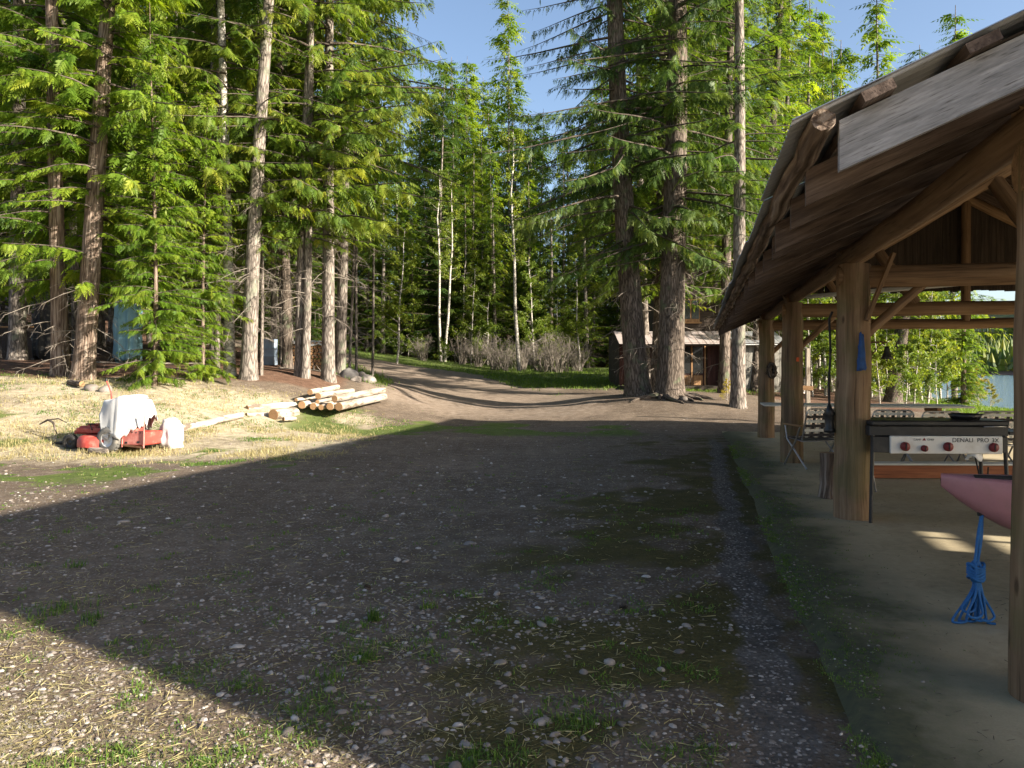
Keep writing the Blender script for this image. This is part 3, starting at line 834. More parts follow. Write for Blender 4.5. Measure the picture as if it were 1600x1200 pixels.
def gen_conifer(seed, H, cb, Lmax, droop=.28, e0=.12, dens=1.0, fl=.5, det=13., hang=.25, nb=(3,5), dz=.34, feather=False, dead=6, gap=0.0, cutoff=None, prof_pow=.75):
    r = random.Random(seed); fo = Fol(); br = MB(); dd = MB()
    z = cb
    while z < H-.4:
        rel = (z-cb)/(H-cb)
        L = Lmax*(min(1, .6+rel*4)*(1-rel)**prof_pow+.06)
        coarse = z > det
        if r.random() > gap:
          for q in range(r.randint(*nb)):
            phi = r.random()*6.283; Lb = L*(.55+.6*r.random())
            zz = z+r.uniform(-.15,.15); ez = e0+r.uniform(-.12,.12)+.35*rel; dr = droop*(.7+.6*r.random())
            rad = np.array([math.cos(phi), math.sin(phi), 0]); tan = np.array([-rad[1], rad[0], 0]); bend = r.uniform(-.18,.18)
            def pt(t): return rad*Lb*t+tan*Lb*bend*t*t+np.array([0,0,zz+Lb*(ez*t-dr*t*t+.10*t**4)])
            k = 4 if coarse else 6; btint = r.gauss(-.02,.11); bfl = r.uniform(.55,1.3); bh = hang*r.uniform(.4,1.7)
            br.tube([pt(i/(k-1)) for i in range(k)], np.linspace(.010+.009*Lb,.003,k), 3 if coarse else 4, cap=False, seed=r.randint(0,99))
            n = int(Lb*8.5*dens*(.34 if coarse else 1))
            for j in range(max(n, 3)):
                t = .12+.88*((j+r.random())/max(n,3)); o = pt(t)
                sg = 1 if j % 2 else -1
                fwd = (pt(min(t+.05,1.05))-pt(t-.05)); fwd /= np.linalg.norm(fwd)
                sp = r.uniform(.5,1.15)*(1.1-.55*t)
                d = fwd*r.uniform(.5,.9)+tan*sg*sp+np.array([0,0,-bh*r.uniform(.3,1.7)])
                u = np.array([r.gauss(0,.38), r.gauss(0,.38), 1.0])
                l = fl*bfl*(.55+.8*r.random())*(1.15-.45*t)*(1.75 if coarse else 1)
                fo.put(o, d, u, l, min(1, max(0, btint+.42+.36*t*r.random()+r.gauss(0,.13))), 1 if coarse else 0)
        z += dz*(.7+.6*r.random())
    for q in range(dead):
        phi = r.random()*6.283; zz = cb*(.25+.8*r.random()); Lb = r.uniform(.6,1.7)
        rad = np.array([math.cos(phi), math.sin(phi), 0]); tan = np.array([-rad[1], rad[0], 0]); s0 = r.uniform(-.3,.2)
        P_ = [rad*Lb*t+np.array([0,0,zz+Lb*(s0*t-.25*t*t)])+tan*r.uniform(-.04,.04) for t in (0,.3,.6,1)]
        dd.tube(P_, np.linspace(.016,.004,4), 4, cap=False)
        for j in range(7):
            t = r.uniform(.25,1); o = rad*Lb*t+np.array([0,0,zz+Lb*(s0*t-.25*t*t)]); e = o+tan*r.uniform(-.4,.4)+rad*r.uniform(0,.3)+np.array([0,0,r.uniform(-.45,.05)])
            dd.tube([o,(o+e)/2+np.array([0,0,.03]),e], [.005,.004,.002], 3, cap=False)
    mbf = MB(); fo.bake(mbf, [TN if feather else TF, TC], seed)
    return br, mbf, dd
def gen_trunk(H, seed, sides=16, flare=.32):
    """unit-radius trunk (scaled per tree) with root flare and slight sweep"""
    mb = MB(); r = np.random.RandomState(seed)
    zs = np.r_[-.5, 0, .12, .3, .6, 1.1, 1.8, np.linspace(2.8, H, 12)]
    rad = (1-.93*np.clip(zs, 0, H)/H)**.85*(1+flare*np.exp(-np.clip(zs,0,9)/.32))
    pts = np.stack([.10*np.sin(zs*.23+seed), .10*np.cos(zs*.19+seed*2)-.1*np.cos(seed*2), zs], 1)
    pts[:,0] -= .10*math.sin(seed)
    return zs, rad, pts
KIND = {}
def make_kind(name, H, bark_m, leaf_m, far=False, **k):
    seed = k['seed']
    br, fo, dd = gen_conifer(H=H, **k)
    KIND[name] = dict(H=H, seed=seed, bark=bark_m,
                      br=br.build(name+' branches', MT['limb'], link=False), fo=fo.build(name+' foliage', leaf_m, link=False),
                      dd=dd.build(name+' twigs', MT['twig'], link=False) if dd.n else None, far=far, trunk={})
TREES = []
def trunk_mesh(K, r):
    key = round(r, 2)
    if key in K['trunk']: return K['trunk'][key]
    zs, rad, pts = gen_trunk(K['H'], K['seed'])
    mb = MB(); mb.tube(pts, np.maximum(rad*key, .012), 18 if key > .12 else 9, rough=.05 if key > .1 else .02, seed=K['seed'], cap=True)
    K['trunk'][key] = mb.build('tree trunk', K['bark'], link=False)
    return K['trunk'][key]
def tree(kind, x, y, r, label, rz=None, sc=1.0, lean=(0,0), group=None, name='conifer_tree', cat='tree', crown=True, bark_m=None, z=None, twigs=True):
    K = KIND[kind]
    if z is None: z = hz(x, y)
    rr = random.Random(int(abs(x)*731+abs(y)*977))
    t = thing(name, label, cat, (x, y, z-.03), 0, group)
    # lean = (dx, dy) metres per metre of height
    t.rotation_euler = (-math.atan(lean[1]), math.atan(lean[0]), 0)
    a = rz if rz is not None else rr.random()*6.283
    for nm, me in (('trunk', trunk_mesh(K, r/sc)), ('branches', K['br'] if crown else None), ('crown', K['fo'] if crown else None), ('dead_twigs', K['dd'] if twigs else None)):
        if me is None: continue
        o = obj(nm, me, t, None, a); o.scale = (sc, sc, sc)
        if nm != 'trunk': o['kind'] = 'stuff'
        if nm == 'trunk' and bark_m:
            o.material_slots[0].link = 'OBJECT'; o.material_slots[0].material = bark_m
    TREES.append((x, y)); return t
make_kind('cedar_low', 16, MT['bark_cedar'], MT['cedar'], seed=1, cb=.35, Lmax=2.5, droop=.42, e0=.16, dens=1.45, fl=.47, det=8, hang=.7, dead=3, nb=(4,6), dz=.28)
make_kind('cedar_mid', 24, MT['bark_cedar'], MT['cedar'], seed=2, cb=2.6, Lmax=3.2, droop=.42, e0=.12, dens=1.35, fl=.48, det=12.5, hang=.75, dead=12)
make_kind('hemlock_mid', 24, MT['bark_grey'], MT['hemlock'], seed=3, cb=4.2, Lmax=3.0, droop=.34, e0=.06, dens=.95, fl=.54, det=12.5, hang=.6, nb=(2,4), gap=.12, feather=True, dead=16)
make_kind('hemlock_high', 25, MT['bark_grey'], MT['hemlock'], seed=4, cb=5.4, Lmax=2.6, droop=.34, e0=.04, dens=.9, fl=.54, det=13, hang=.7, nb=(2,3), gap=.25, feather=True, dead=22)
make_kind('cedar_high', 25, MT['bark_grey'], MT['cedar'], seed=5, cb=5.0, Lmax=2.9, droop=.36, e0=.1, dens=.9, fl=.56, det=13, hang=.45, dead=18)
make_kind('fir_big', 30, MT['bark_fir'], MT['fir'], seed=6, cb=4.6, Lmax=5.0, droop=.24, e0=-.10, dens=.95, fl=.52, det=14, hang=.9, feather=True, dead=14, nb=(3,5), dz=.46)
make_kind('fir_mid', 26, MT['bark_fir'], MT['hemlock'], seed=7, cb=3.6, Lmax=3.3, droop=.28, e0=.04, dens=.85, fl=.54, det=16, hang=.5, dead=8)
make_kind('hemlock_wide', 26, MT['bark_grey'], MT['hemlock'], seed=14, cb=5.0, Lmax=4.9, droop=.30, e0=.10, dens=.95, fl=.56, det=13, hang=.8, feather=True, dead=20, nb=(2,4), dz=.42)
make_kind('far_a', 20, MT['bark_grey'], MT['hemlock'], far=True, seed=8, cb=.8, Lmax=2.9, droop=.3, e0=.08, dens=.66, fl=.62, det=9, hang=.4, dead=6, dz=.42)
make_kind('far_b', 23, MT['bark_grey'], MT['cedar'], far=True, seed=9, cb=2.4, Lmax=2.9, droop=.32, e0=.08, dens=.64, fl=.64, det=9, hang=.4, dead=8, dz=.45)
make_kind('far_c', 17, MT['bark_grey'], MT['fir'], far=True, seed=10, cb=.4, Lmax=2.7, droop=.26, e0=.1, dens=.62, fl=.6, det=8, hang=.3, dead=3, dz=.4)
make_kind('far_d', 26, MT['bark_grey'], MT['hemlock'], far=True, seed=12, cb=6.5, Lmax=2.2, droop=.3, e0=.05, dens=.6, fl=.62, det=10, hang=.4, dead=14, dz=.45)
def at(px, py, d):
    w = W(px, py, d); return w[0], w[1]
# --- trees that can be told apart, left of the road
x, y = at(130, 592, 21.0)
tree('cedar_mid', x, y, .27, 'thick pale-barked cedar leaning right, its base by the small mossy log', rz=.4, lean=(.075,.02), group=None)
x, y = at(95, 580, 21.6)
tree('cedar_mid', x, y, .22, 'reddish brown straight cedar trunk close beside the leaning pale cedar', rz=2.2, sc=1.05, lean=(-.02,.02))
x, y = at(27, 560, 25.5)
tree('cedar_high', x, y, .26, 'brown trunked cedar standing before the low wooden platform', rz=1.2)
x, y = at(242, 585, 20.6)
tree('cedar_low', x, y, .07, 'young bright green cedar with sprays down to the ground behind the mower', rz=.9, sc=.62)
x, y = at(318, 580, 22.6)
tree('cedar_low', x, y, .06, 'young bright cedar between the leaning cedar and the whitish trunk', rz=3.9, sc=.55)
x, y = at(338, 578, 25)
tree('hemlock_high', x, y, .10, 'slim pale trunk hemlock just left of the whitish hemlock trunk', rz=1.9, sc=.9)
x, y = at(359, 582, 23.6)
tree('hemlock_mid', x, y, .16, 'whitish straight hemlock trunk behind the grassy hump', rz=5.1, lean=(-.012,0), bark_m=MT['bark_birch'])
x, y = at(388, 588, 23.3)
tree('hemlock_high', x, y, .23, 'stout grey barked hemlock at the edge of the grassy hump', rz=.2, lean=(.045,.0))
x, y = at(408, 580, 24.0)
tree('hemlock_high', x, y, .055, 'very thin sapling stem beside the stout grey hemlock', rz=2.6, sc=.55)
x, y = at(429, 572, 29)
tree('hemlock_high', x, y, .11, 'thin grey trunk rising just beside the blue-grey barrel', rz=.6, lean=(-.01,0))
x, y = at(440, 572, 30)
tree('hemlock_high', x, y, .08, 'slimmer dark trunk between the barrel and the firewood stack', rz=4.4)
x, y = at(449, 577, 26.8)
tree('cedar_high', x, y, .17, 'dark flared trunk at the end of the firewood stack facing the barrel', rz=3.0, bark_m=MT['bark_fir'])
x, y = at(468, 584, 24.8)
tree('hemlock_mid', x, y, .15, 'twin trunk hemlock in front of the firewood, the darker stem', rz=1.0, lean=(.03,0), sc=1.02)
x, y = at(477, 587, 24.6)
tree('hemlock_high', x, y, .13, 'twin trunk hemlock in front of the firewood, the paler stem', rz=4.0, lean=(.028,0))
x, y = at(513, 589, 25.0)
tree('hemlock_wide', x, y, .20, 'sunlit grey hemlock trunk beside the far end of the firewood stack', rz=5.6, lean=(.004,0))
x, y = at(531, 577, 27.5)
tree('hemlock_wide', x, y, .19, 'dark trunk leaning toward the road behind the field stones', rz=2.0, lean=(.03,0))
for px, d, r, rz_ in ((546,30,.06,.5),(557,31,.06,2.5),(582,33,.055,4.0)):
    x, y = at(px, 565, d)
    tree('far_d', x, y, r, 'thin dark young trunk at the road edge by the field stones', rz=rz_, sc=.8, group='thin dark trunks at the road edge', lean=(.02,0))
# --- trees right of the road
x, y = at(998, 608, 26.0)
tree('fir_big', x, y, .39, 'massive grey fir at the road side, nearer the grass of the big pair', rz=2.75, lean=(-.058,.0))
x, y = at(1047, 614, 25.2)
tree('fir_big', x, y, .42, 'massive fir with gnarled roots right in front of the cabin porch', rz=.35, lean=(.01,.0))
x, y = at(1029, 600, 29.5)
tree('fir_mid', x, y, .30, 'dark fir trunk half hidden behind the massive pair', rz=1.4, lean=(.01,0))
x, y = at(1012, 590, 34)
tree('far_d', x, y, .17, 'slim fir trunk rising behind the massive grey fir', rz=3.3, lean=(-.02,0))
x, y = at(1131, 606, 28.5)
tree('fir_mid', x, y, .20, 'brown tree trunk standing at the end of the cabin porch', rz=5.0, lean=(.03,0))
x, y = at(1153, 634, 23.6)
tree('hemlock_high', x, y, .21, 'two-toned grey trunk with yellow green shrub at its foot by the cabin annex', rz=.9, lean=(-.005,0))
x, y = at(1178, 600, 34)
tree('fir_mid', x, y, .22, 'dark trunk leaning right above the pavilion roof edge', rz=2.4, lean=(.06,0))
x, y = at(1230, 600, 40)
tree('far_b', x, y, .2, 'cedar with bright crown behind the cabin annex', rz=.3)
# lake-side trees seen under the pavilion roof
x, y = at(1395, 606, 33)
tree('fir_mid', x, y, .33, 'thick brown leaning trunk on the lake shore beyond the long table', rz=3.6, lean=(.16,.05), sc=.55)
x, y = at(1505, 606, 36)
tree('cedar_low', x, y, .12, 'bushy young fir at the edge of the lake beach', rz=1.1, sc=.48)
x, y = at(1450, 600, 44)
tree('far_c', x, y, .16, 'dark green fir on the lake shore beyond the long table', rz=.2, sc=.6)
x, y = at(1300, 600, 42)
tree('far_a', x, y, .15, 'conifer on the shore behind the farthest pavilion posts', rz=2.2, sc=.9)
for i, (px, d, kd, s) in enumerate([(1262,47,'far_b',1.0),(1318,50,'far_a',1.1),(1372,47,'far_b',1.05),(1432,52,'far_a',1.15),(1492,50,'far_b',1.1)]):
    x, y = at(px, 600, d); tree(kd, x, y, .19, 'tall sunlit conifer on the lake side, its top showing above the pavilion roof', sc=s, rz=i*1.4, group='tall conifers on the lake side')
# --- the forest behind, every trunk its own tree
FR = random.Random(77)
def ok(x, y, mind):
    for (a, b) in TREES:
        if (a-x)**2+(b-y)**2 < mind*mind: return False
    return True
KN = {'far_a': 'feathery green hemlock', 'far_b': 'bright green cedar', 'far_c': 'dark low-branched fir', 'far_d': 'tall bare-stemmed hemlock'}
def forest(n, box, mind, kinds, sc=(.8,1.15), test=None, where='in the forest'):
    k = 0; tries = 0
    while k < n and tries < n*80:
        tries += 1
        x = FR.uniform(box[0], box[1]); y = FR.uniform(box[2], box[3])
        if abs(x) > y*.72+3: continue
        if test and not test(x, y): continue
        if not ok(x, y, mind): continue
        kd = FR.choice(kinds); s = FR.uniform(*sc)
        tree(kd, x, y, round(FR.uniform(.09,.2), 2), KN[kd]+' '+where, sc=s, group=KN[kd]+'s '+where, lean=(FR.uniform(-.03,.03), FR.uniform(-.03,.03)), twigs=y < 60)
        k += 1
rdst = lambda x, y: road_dist(np.array([x]), np.array([y]))[0]
lf = lambda x, y: road_x(y)-x > 5.5 and rdst(x, y) > 5
forest(22, (-24,-6,27.5,40), 2.0, ['far_b','far_d','far_a','far_d'], (.85,1.1), lf, 'behind the firewood and platform')
forest(30, (-36,-7,40,56), 2.2, ['far_a','far_b','far_d'], (.95,1.2), lf, 'deep in the woods uphill of the road')
forest(46, (-16,9.5,57,68), 1.5, ['far_a','far_c','far_b','far_a','far_b'], (.45,.9), lambda x, y: rdst(x, y) > 2.6, 'at the wood edge past the grass')
forest(44, (-34,-3,54,80), 1.9, ['far_a','far_b','far_c'], (1.0,1.4), lambda x, y: rdst(x, y) > 2.6, 'beyond the bend of the road')
forest(48, (-12,20,64,88), 1.9, ['far_a','far_c','far_b','far_b'], (1.0,1.45), lambda x, y: not (.035 < x/y < .085 and y < 84), 'in the second rank past the grass')
forest(16, (12,26,55,67), 2.2, ['far_a','far_b','far_b'], (1.0,1.3), lambda x, y: x*CA-y*SA < 10 and x > y*.21 and x < y*.40, 'on the rise behind the cabin')
forest(4, (8,13,36.5,40), 1.7, ['far_a','far_c','far_b','far_b'], (.7,1.0), lambda x, y: x*CA-y*SA < 11 and x > y*.24 and x < y*.42, 'behind the cabin')
forest(26, (-65,40,90,125), 3.0, ['far_a','far_c'], (1.0,1.35), lambda x, y: x*CA-y*SA < 14, 'on the farthest rise of the forest')

# deciduous saplings: white stems and spring leaves
def leaf_cloud(seed, H, spread, n, size, z0=.25):
    r = np.random.RandomState(seed); st = MB(); lf_ = MB()
    zs = np.linspace(0, H, 9); cx = np.cumsum(r.randn(9)*.05*H/8); cy = np.cumsum(r.randn(9)*.05*H/8); cx -= cx[0]; cy -= cy[0]
    st.tube(np.stack([cx,cy,zs],1), np.linspace(.009*H,.002*H,9), 7, cap=True, seed=seed)
    cen = []; 
    for i in range(int(8+H*3)):
        z = H*(z0+(1-z0)*r.rand()); ph = r.rand()*6.283; L = spread*(.35+.65*r.rand())*(1.15-z/H*.7)
        o = np.array([np.interp(z,zs,cx), np.interp(z,zs,cy), z]); e = o+np.array([math.cos(ph)*L, math.sin(ph)*L, L*(.45+.3*r.randn()*.5)])
        m = (o+e)/2+np.array([0,0,-.05*L])
        st.tube([o,m,e], [.012*L+.004,.008*L+.003,.003], 4, cap=False, seed=seed+i)
        cen += [(m,e,L)]*1
    per = max(1, n//len(cen)); P_ = []
    for (m, e, L) in cen:
        t = r.rand(per)[:,None]; P_.append(m+(e-m)*t*1.15+r.randn(per,3)*.13*L*.9)
    P_ = np.concatenate(P_); N = len(P_)
    d = r.randn(N,3); d /= np.linalg.norm(d,axis=1)[:,None]; s = np.cross(d, r.randn(N,3)); s /= np.linalg.norm(s,axis=1)[:,None]
    l = size*(.6+.8*r.rand(N))[:,None]
    v = np.stack([P_-d*l*.5, P_+s*l*.32, P_+d*l*.5, P_-s*l*.32], 1).reshape(-1,3)
    f = np.arange(N*4).reshape(-1,4)
    lf_.add(v, f, None, np.repeat(np.clip(.5+.2*r.randn(N),0,1),4), smooth=False)
    return st.build('stem', MT['bark_birch'], link=False), lf_.build('leaves', MT['birch'], link=False)
SAP = [leaf_cloud(31, 5.5, 1.6, 4600, .12, .12), leaf_cloud(32, 8.5, 1.8, 5600, .12, .2), leaf_cloud(33, 4.0, 1.5, 3600, .11, .08), leaf_cloud(34, 13, 1.5, 3000, .12, .45)]
def sapling(k, x, y, label, sc=1.0, group=None, rz=0.0, lean=(0,0), yellow=False, name='birch_tree', cat='tree'):
    t = thing(name, label, cat, (x, y, hz(x, y)-.04), 0, group)
    t.rotation_euler = (-math.atan(lean[1]), math.atan(lean[0]), 0)
    for nm, me in zip(('trunk', 'crown'), SAP[k]):
        o = obj(nm, me, t, None, rz); o.scale = (sc,)*3
        if yellow and nm == 'crown':
            o.material_slots[0].link = 'OBJECT'; o.material_slots[0].material = MT['yellowleaf']
    return t
x, y = at(811, 558, 50); sapling(3, x, y, 'slender white birch standing alone at the grass edge past the road', 1.15, None, .5, (-.012,0))
x, y = at(620, 556, 47); sapling(1, x, y, 'white birch stem leaning right at the bend of the road', .95, None, 2, (.10,0))
x, y = at(689, 558, 54); sapling(3, x, y, 'pale twin birch stem at the forest edge, the straighter one', 1.0, None, 1)
x, y = at(695, 558, 54.5); sapling(3, x, y, 'pale twin birch stem at the forest edge, the slanted one', .95, None, 3.1, (.02,0))
for i, (px, d, s, k) in enumerate([(736,56,.8,1),(762,55,.9,0),(835,52,.9,1),(852,53,.8,2),(720,58,1,1),(872,55,1,0),(905,54,.9,1)]):
    x, y = at(px, 560, d); sapling(k, x, y, 'leafy spring sapling among bare shrubs at the forest edge', s, 'saplings at the forest edge', i*1.3)
for i, (px, d, s, k) in enumerate([(1270,32,.8,0),(1290,35,1.0,1),(1330,36,.8,0),(1375,30,.62,0),(1405,36,.9,1),(1428,31,.7,0),(1440,38,1,1),(1465,33,.66,2),(1400,42,1.1,1),(1350,44,1.1,1),(1480,40,.8,0),(1255,36,1,1),(1310,30,.6,2),(1420,46,1.1,1),(1340,31,.8,0),(1390,33,.85,2),(1415,29,.6,2),(1450,35,.95,0),(1300,38,1.0,0),(1362,38,1.0,0),(1280,40,1.1,1),(1470,46,1.0,1)]):
    x, y = at(px, 600, d); sapling(k, x, y, 'white-stemmed spring green sapling between the pavilion and the lake', s, 'saplings on the lake shore', i*1.7, ((i % 3-1)*.05,0))
for i, (px, d, s) in enumerate([(1530,38,.42),(1515,44,.5),(1548,42,.35)]):
    x, y = at(px, 630, d); sapling(2, x, y, 'low yellow-leaved shrub on the lake beach', s, 'yellow shrubs on the beach', i*2.1, yellow=True, name='beach_shrub', cat='shrub')
x, y = at(1137, 620, 24.6); sapling(2, x, y, 'small yellow green shrub at the foot of the two-toned trunk', .17, None, .5, yellow=True, name='small_shrub', cat='shrub')
# bare twiggy shrubs at the forest edge
def twig_bush(seed, H, n):
    r = np.random.RandomState(seed); mb = MB()
    for i in range(n):
        ph = r.rand()*6.283; b = np.array([math.cos(ph), math.sin(ph), 0])*r.rand()*.35*H*.5
        out = np.array([math.cos(ph), math.sin(ph), 0])*r.uniform(.1,.55)*H; h = H*r.uniform(.5,1)
        P_ = [b, b+out*.3+[0,0,h*.45], b+out*.75+[0,0,h*.8], b+out+[0,0,h]]
        mb.tube(P_, np.array([.014,.010,.007,.003])*H*.6, 4, cap=False, seed=i, tint=r.rand())
        for j in range(9):
            t = r.uniform(.3,1); o = b+out*t+[0,0,h*t**.8]; e = o+np.array([r.randn()*.18, r.randn()*.18, r.uniform(-.02,.3)])*H*.6
            mb.tube([o, (o+e)/2+r.randn(3)*.02, e], np.array([.005,.004,.002])*H*.6, 3, cap=False, seed=j)
    return mb.build('twigs', MT['twig'], link=False)
TB = [twig_bush(s, 2.2, 34) for s in (1,2,3)]
for i, (px, d, s) in enumerate([(775,50,1.1),(790,49,.9),(745,52,1.0),(852,48,1.15),(868,47.5,1.1),(884,49,1.0),(838,50,.9),(660,52,.8),(720,53,.9),(815,52,.9),(902,52,.9)]):
    x, y = at(px, 570, d)
    t = thing('bare_shrub', 'leafless beige twiggy shrub at the edge of the grass', 'shrub', (x, y, hz(x,y)-.03), i*1.1, 'bare shrubs at the grass edge')
    o = obj('twigs', TB[i % 3], t); o.scale = (s,)*3
# undergrowth along the forest edge
UND = [leaf_cloud(60+i, 1.0, .55, 700, .055, .05) for i in range(2)]
for i in range(60):
    px = 590+FR.random()*330; d = 52+FR.random()*12; x, y = at(px, 570, d)
    if road_dist(np.array([x]), np.array([y]))[0] < 3: continue
    t = thing('low_shrub', 'low green shrub in the undergrowth of the forest edge', 'shrub', (x, y, hz(x,y)-.03), FR.random()*6, 'undergrowth shrubs')
    for nm, me in zip(('stem','leaves'), UND[i % 2]):
        o = obj(nm, me, t); o.scale = (FR.uniform(1,1.9),)*3

# wooded far shore: reads as one mass
mb = MB(); r = np.random.RandomState(8); N = 3600
pp = 130+r.rand(N)**1.3*230; aa = r.uniform(120, 760, N)
ww = np.stack([pp*CA+aa*SA, -pp*SA+aa*CA], 1); keep = (ww[:,1] > 60) & (ww[:,0]/ww[:,1] > .3) & (ww[:,0]/ww[:,1] < 1.1)
ww = ww[keep]; zz = hgt(ww[:,0], ww[:,1]); N = len(ww)
Hh = r.uniform(6, 15, N); rr_ = Hh*r.uniform(.18,.30, N)
th = np.arange(7)*2*math.pi/7
lv = []
for lev, (z0, z1, k) in enumerate([(.08,.5,1.0),(.3,.72,.78),(.52,1.0,.55)]):
    jit = 1+.35*(r.rand(N,7)-.5)
    ring = np.stack([ww[:,0:1]+rr_[:,None]*k*jit*np.cos(th), ww[:,1:2]+rr_[:,None]*k*jit*np.sin(th), (zz+Hh*z0)[:,None]+0*th+.06*Hh[:,None]*(r.rand(N,7)-.5)], 2)
    top = np.stack([ww[:,0], ww[:,1], zz+Hh*z1], 1)[:,None,:]
    v = np.concatenate([ring, top], 1).reshape(-1,3)
    f = np.concatenate([(np.arange(N)*8)[:,None,None]+np.array([[m,(m+1)%7,7] for m in range(7)])[None]], 0).reshape(-1,3)
    mb.add(v, f, None, np.repeat(r.rand(N), 8), smooth=False)
tag(mb.build('far_shore_forest', MT['hemlock']), 'dark conifer forest covering the hillside across the lake', 'forest', kind='stuff')

# ------------------------------------------------------------------ log pile
def log_thing(p0, p1, r0, r1, label, seed, group=None, flare=None):
    p0 = np.asarray(p0, float); p1 = np.asarray(p1, float)
    mb = MB(); n = 9
    pts = logpath(p0, p1, n, .012, seed); rad = np.linspace(r0, r1, n)
    if flare: rad = rad*flare
    org = pts.mean(0)-np.array([0,0,max(r0,r1)])
    mb.tube(pts, rad, 16, rough=.04, seed=seed, cap=False)
    o = mb.build('log', MT['log_pale'], org=org); o.location = org
    tag(o, label, 'log', group)
    for e in (0, n-1):
        m2 = MB(); th = np.arange(16)*2*math.pi/16
        d = pts[1]-pts[0] if e == 0 else pts[-1]-pts[-2]; d = d/np.linalg.norm(d)
        x = np.cross((0,0,1.), d); x /= np.linalg.norm(x); y = np.cross(d, x)
        sg = -1 if e == 0 else 1
        ring = pts[e]+rad[e]*(np.cos(th)[:,None]*x+np.sin(th)[:,None]*y)*1.0
        inn = pts[e]+d*sg*.006+rad[e]*.94*(np.cos(th)[:,None]*x+np.sin(th)[:,None]*y)
        tx = np.stack([np.cos(th)*rad[e], np.sin(th)*rad[e], 0*th+seed], 1)
        v = np.r_[ring, inn, [pts[e]+d*sg*.006]]
        f4 = [[k,(k+1)%16,16+(k+1)%16,16+k] for k in range(16)]; f3 = [[32,16+k,16+(k+1)%16] for k in range(16)]
        if sg < 0: f4 = [q[::-1] for q in f4]; f3 = [q[::-1] for q in f3]
        tx = np.r_[tx, tx*.94, [[0,0,seed]]]
        m2.add(v, f4, tx, smooth=False); m2.add(v, f3, tx, smooth=False)
        m2.build('cut_end', MT['log_end'], o, org=org)
    return o
def zp(u, v): return 340+u/5.3333, 560+v/5.3333
def L2(u0, v0, d0, u1, v1, d1): return W(*zp(u0, v0), d0), W(*zp(u1, v1), d1)
LG = [  # end toward camera (u,v,d), other end (u,v,d), r0, r1, label
 ((235,487,19.7, 412,478,20.2), .105, .10, 'short pale log butted against the big orange cut log'),
 ((247,415,20.3, 640,390,21.4), .075, .11, 'long pale log lying behind the short butted log'),
 ((465,470,19.9, 640,462,20.9), .14, .17, 'thick flared log with a large orange cut end'),
 ((549,505,19.75, 648,503,20.1), .052, .05, 'thin stub lying in front of the thick flared log'),
 ((655,345,21.3, 815,322,22.6), .045, .045, 'thin pole on top of the pile beside the thick flared log'),
 ((702,388,20.9, 900,350,23.0), .10, .095, 'peeled log at the outer side of the pile next to the thick flared log'),
 ((797,400,20.9, 985,358,23.1), .092, .09, 'dark-ended log in the bottom row of the pile'),
 ((832,360,21.0, 1010,330,23.1), .05, .05, 'thin log wedged above the dark-ended bottom log'),
 ((862,408,20.85, 1050,372,23.0), .072, .07, 'small log in the bottom row between the dark-ended and broad pale logs'),
 ((936,400,20.8, 1160,352,23.2), .098, .095, 'broad log in the bottom row under the topmost outer log'),
 ((1010,402,20.8, 1385,320,24.0), .108, .115, 'longest log at the road side of the pile bottom'),
 ((975,336,20.95, 1380,266,24.1), .088, .10, 'long pale log lying on top at the road side'),
 ((838,314,21.3, 1120,272,23.9), .085, .085, 'pale log high on the pile behind the topmost outer log'),
 ((770,282,21.6, 1000,240,23.9), .08, .08, 'log on the bank side of the pile, highest of all'),
]
for i, (c, r0, r1, lb) in enumerate(LG):
    a, b = L2(*c); log_thing(a, b, r0, r1, lb, 100+i)
a = W(280,664,16.6); b = W(377,651,19.3); a[2] = hz(a[0],a[1])+.07; b[2] = hz(b[0],b[1])+.08
log_thing(a, b, .075, .085, 'long sun-bleached pole lying between the mower and the log pile', 130)
a = W(108,597,20.0); b = W(128,600,19.6)
lo = log_thing(a, b, .07, .07, 'short dark mossy log at the foot of the leaning pale cedar', 131)
lo.data.materials[0] = MT['bark_fir']

# ------------------------------------------------------------------ field stones / roots near the firewood
def rock_mesh(seed, flat=.7):
    mb = MB(); r = np.random.RandomState(seed)
    t = (1+5**.5)/2
    v = np.array([(-1,t,0),(1,t,0),(-1,-t,0),(1,-t,0),(0,-1,t),(0,1,t),(0,-1,-t),(0,1,-t),(t,0,-1),(t,0,1),(-t,0,-1),(-t,0,1)], float)
    f = np.array([(0,11,5),(0,5,1),(0,1,7),(0,7,10),(0,10,11),(1,5,9),(5,11,4),(11,10,2),(10,7,6),(7,1,8),(3,9,4),(3,4,2),(3,2,6),(3,6,8),(3,8,9),(4,9,5),(2,4,11),(6,2,10),(8,6,7),(9,8,1)])
    v /= np.linalg.norm(v[0])
    # one subdivision
    vl = list(map(tuple, v)); cache = {}
    def mid(a, b):
        k = (min(a,b), max(a,b))
        if k not in cache:
            m = (np.array(vl[a])+np.array(vl[b]))/2; m /= np.linalg.norm(m); cache[k] = len(vl); vl.append(tuple(m))
        return cache[k]
    nf = []
    for a,b,c in f:
        x,y,z = mid(a,b),mid(b,c),mid(c,a); nf += [(a,x,z),(b,y,x),(c,z,y),(x,y,z)]
    v = np.array(vl); d = r.randn(5,3)
    for q in d: v = v*(1+.10*np.sin(v@q*1.7+r.rand()*6))[:,None]
    v = v*np.array([r.uniform(.8,1.25), r.uniform(.7,1.0), flat*r.uniform(.7,1.1)])
    mb.add(v, nf, None, r.rand())
    return mb
ROCK = [rock_mesh(s, .62).build('stone shape', MT['stone'], link=False) for s in range(7)]
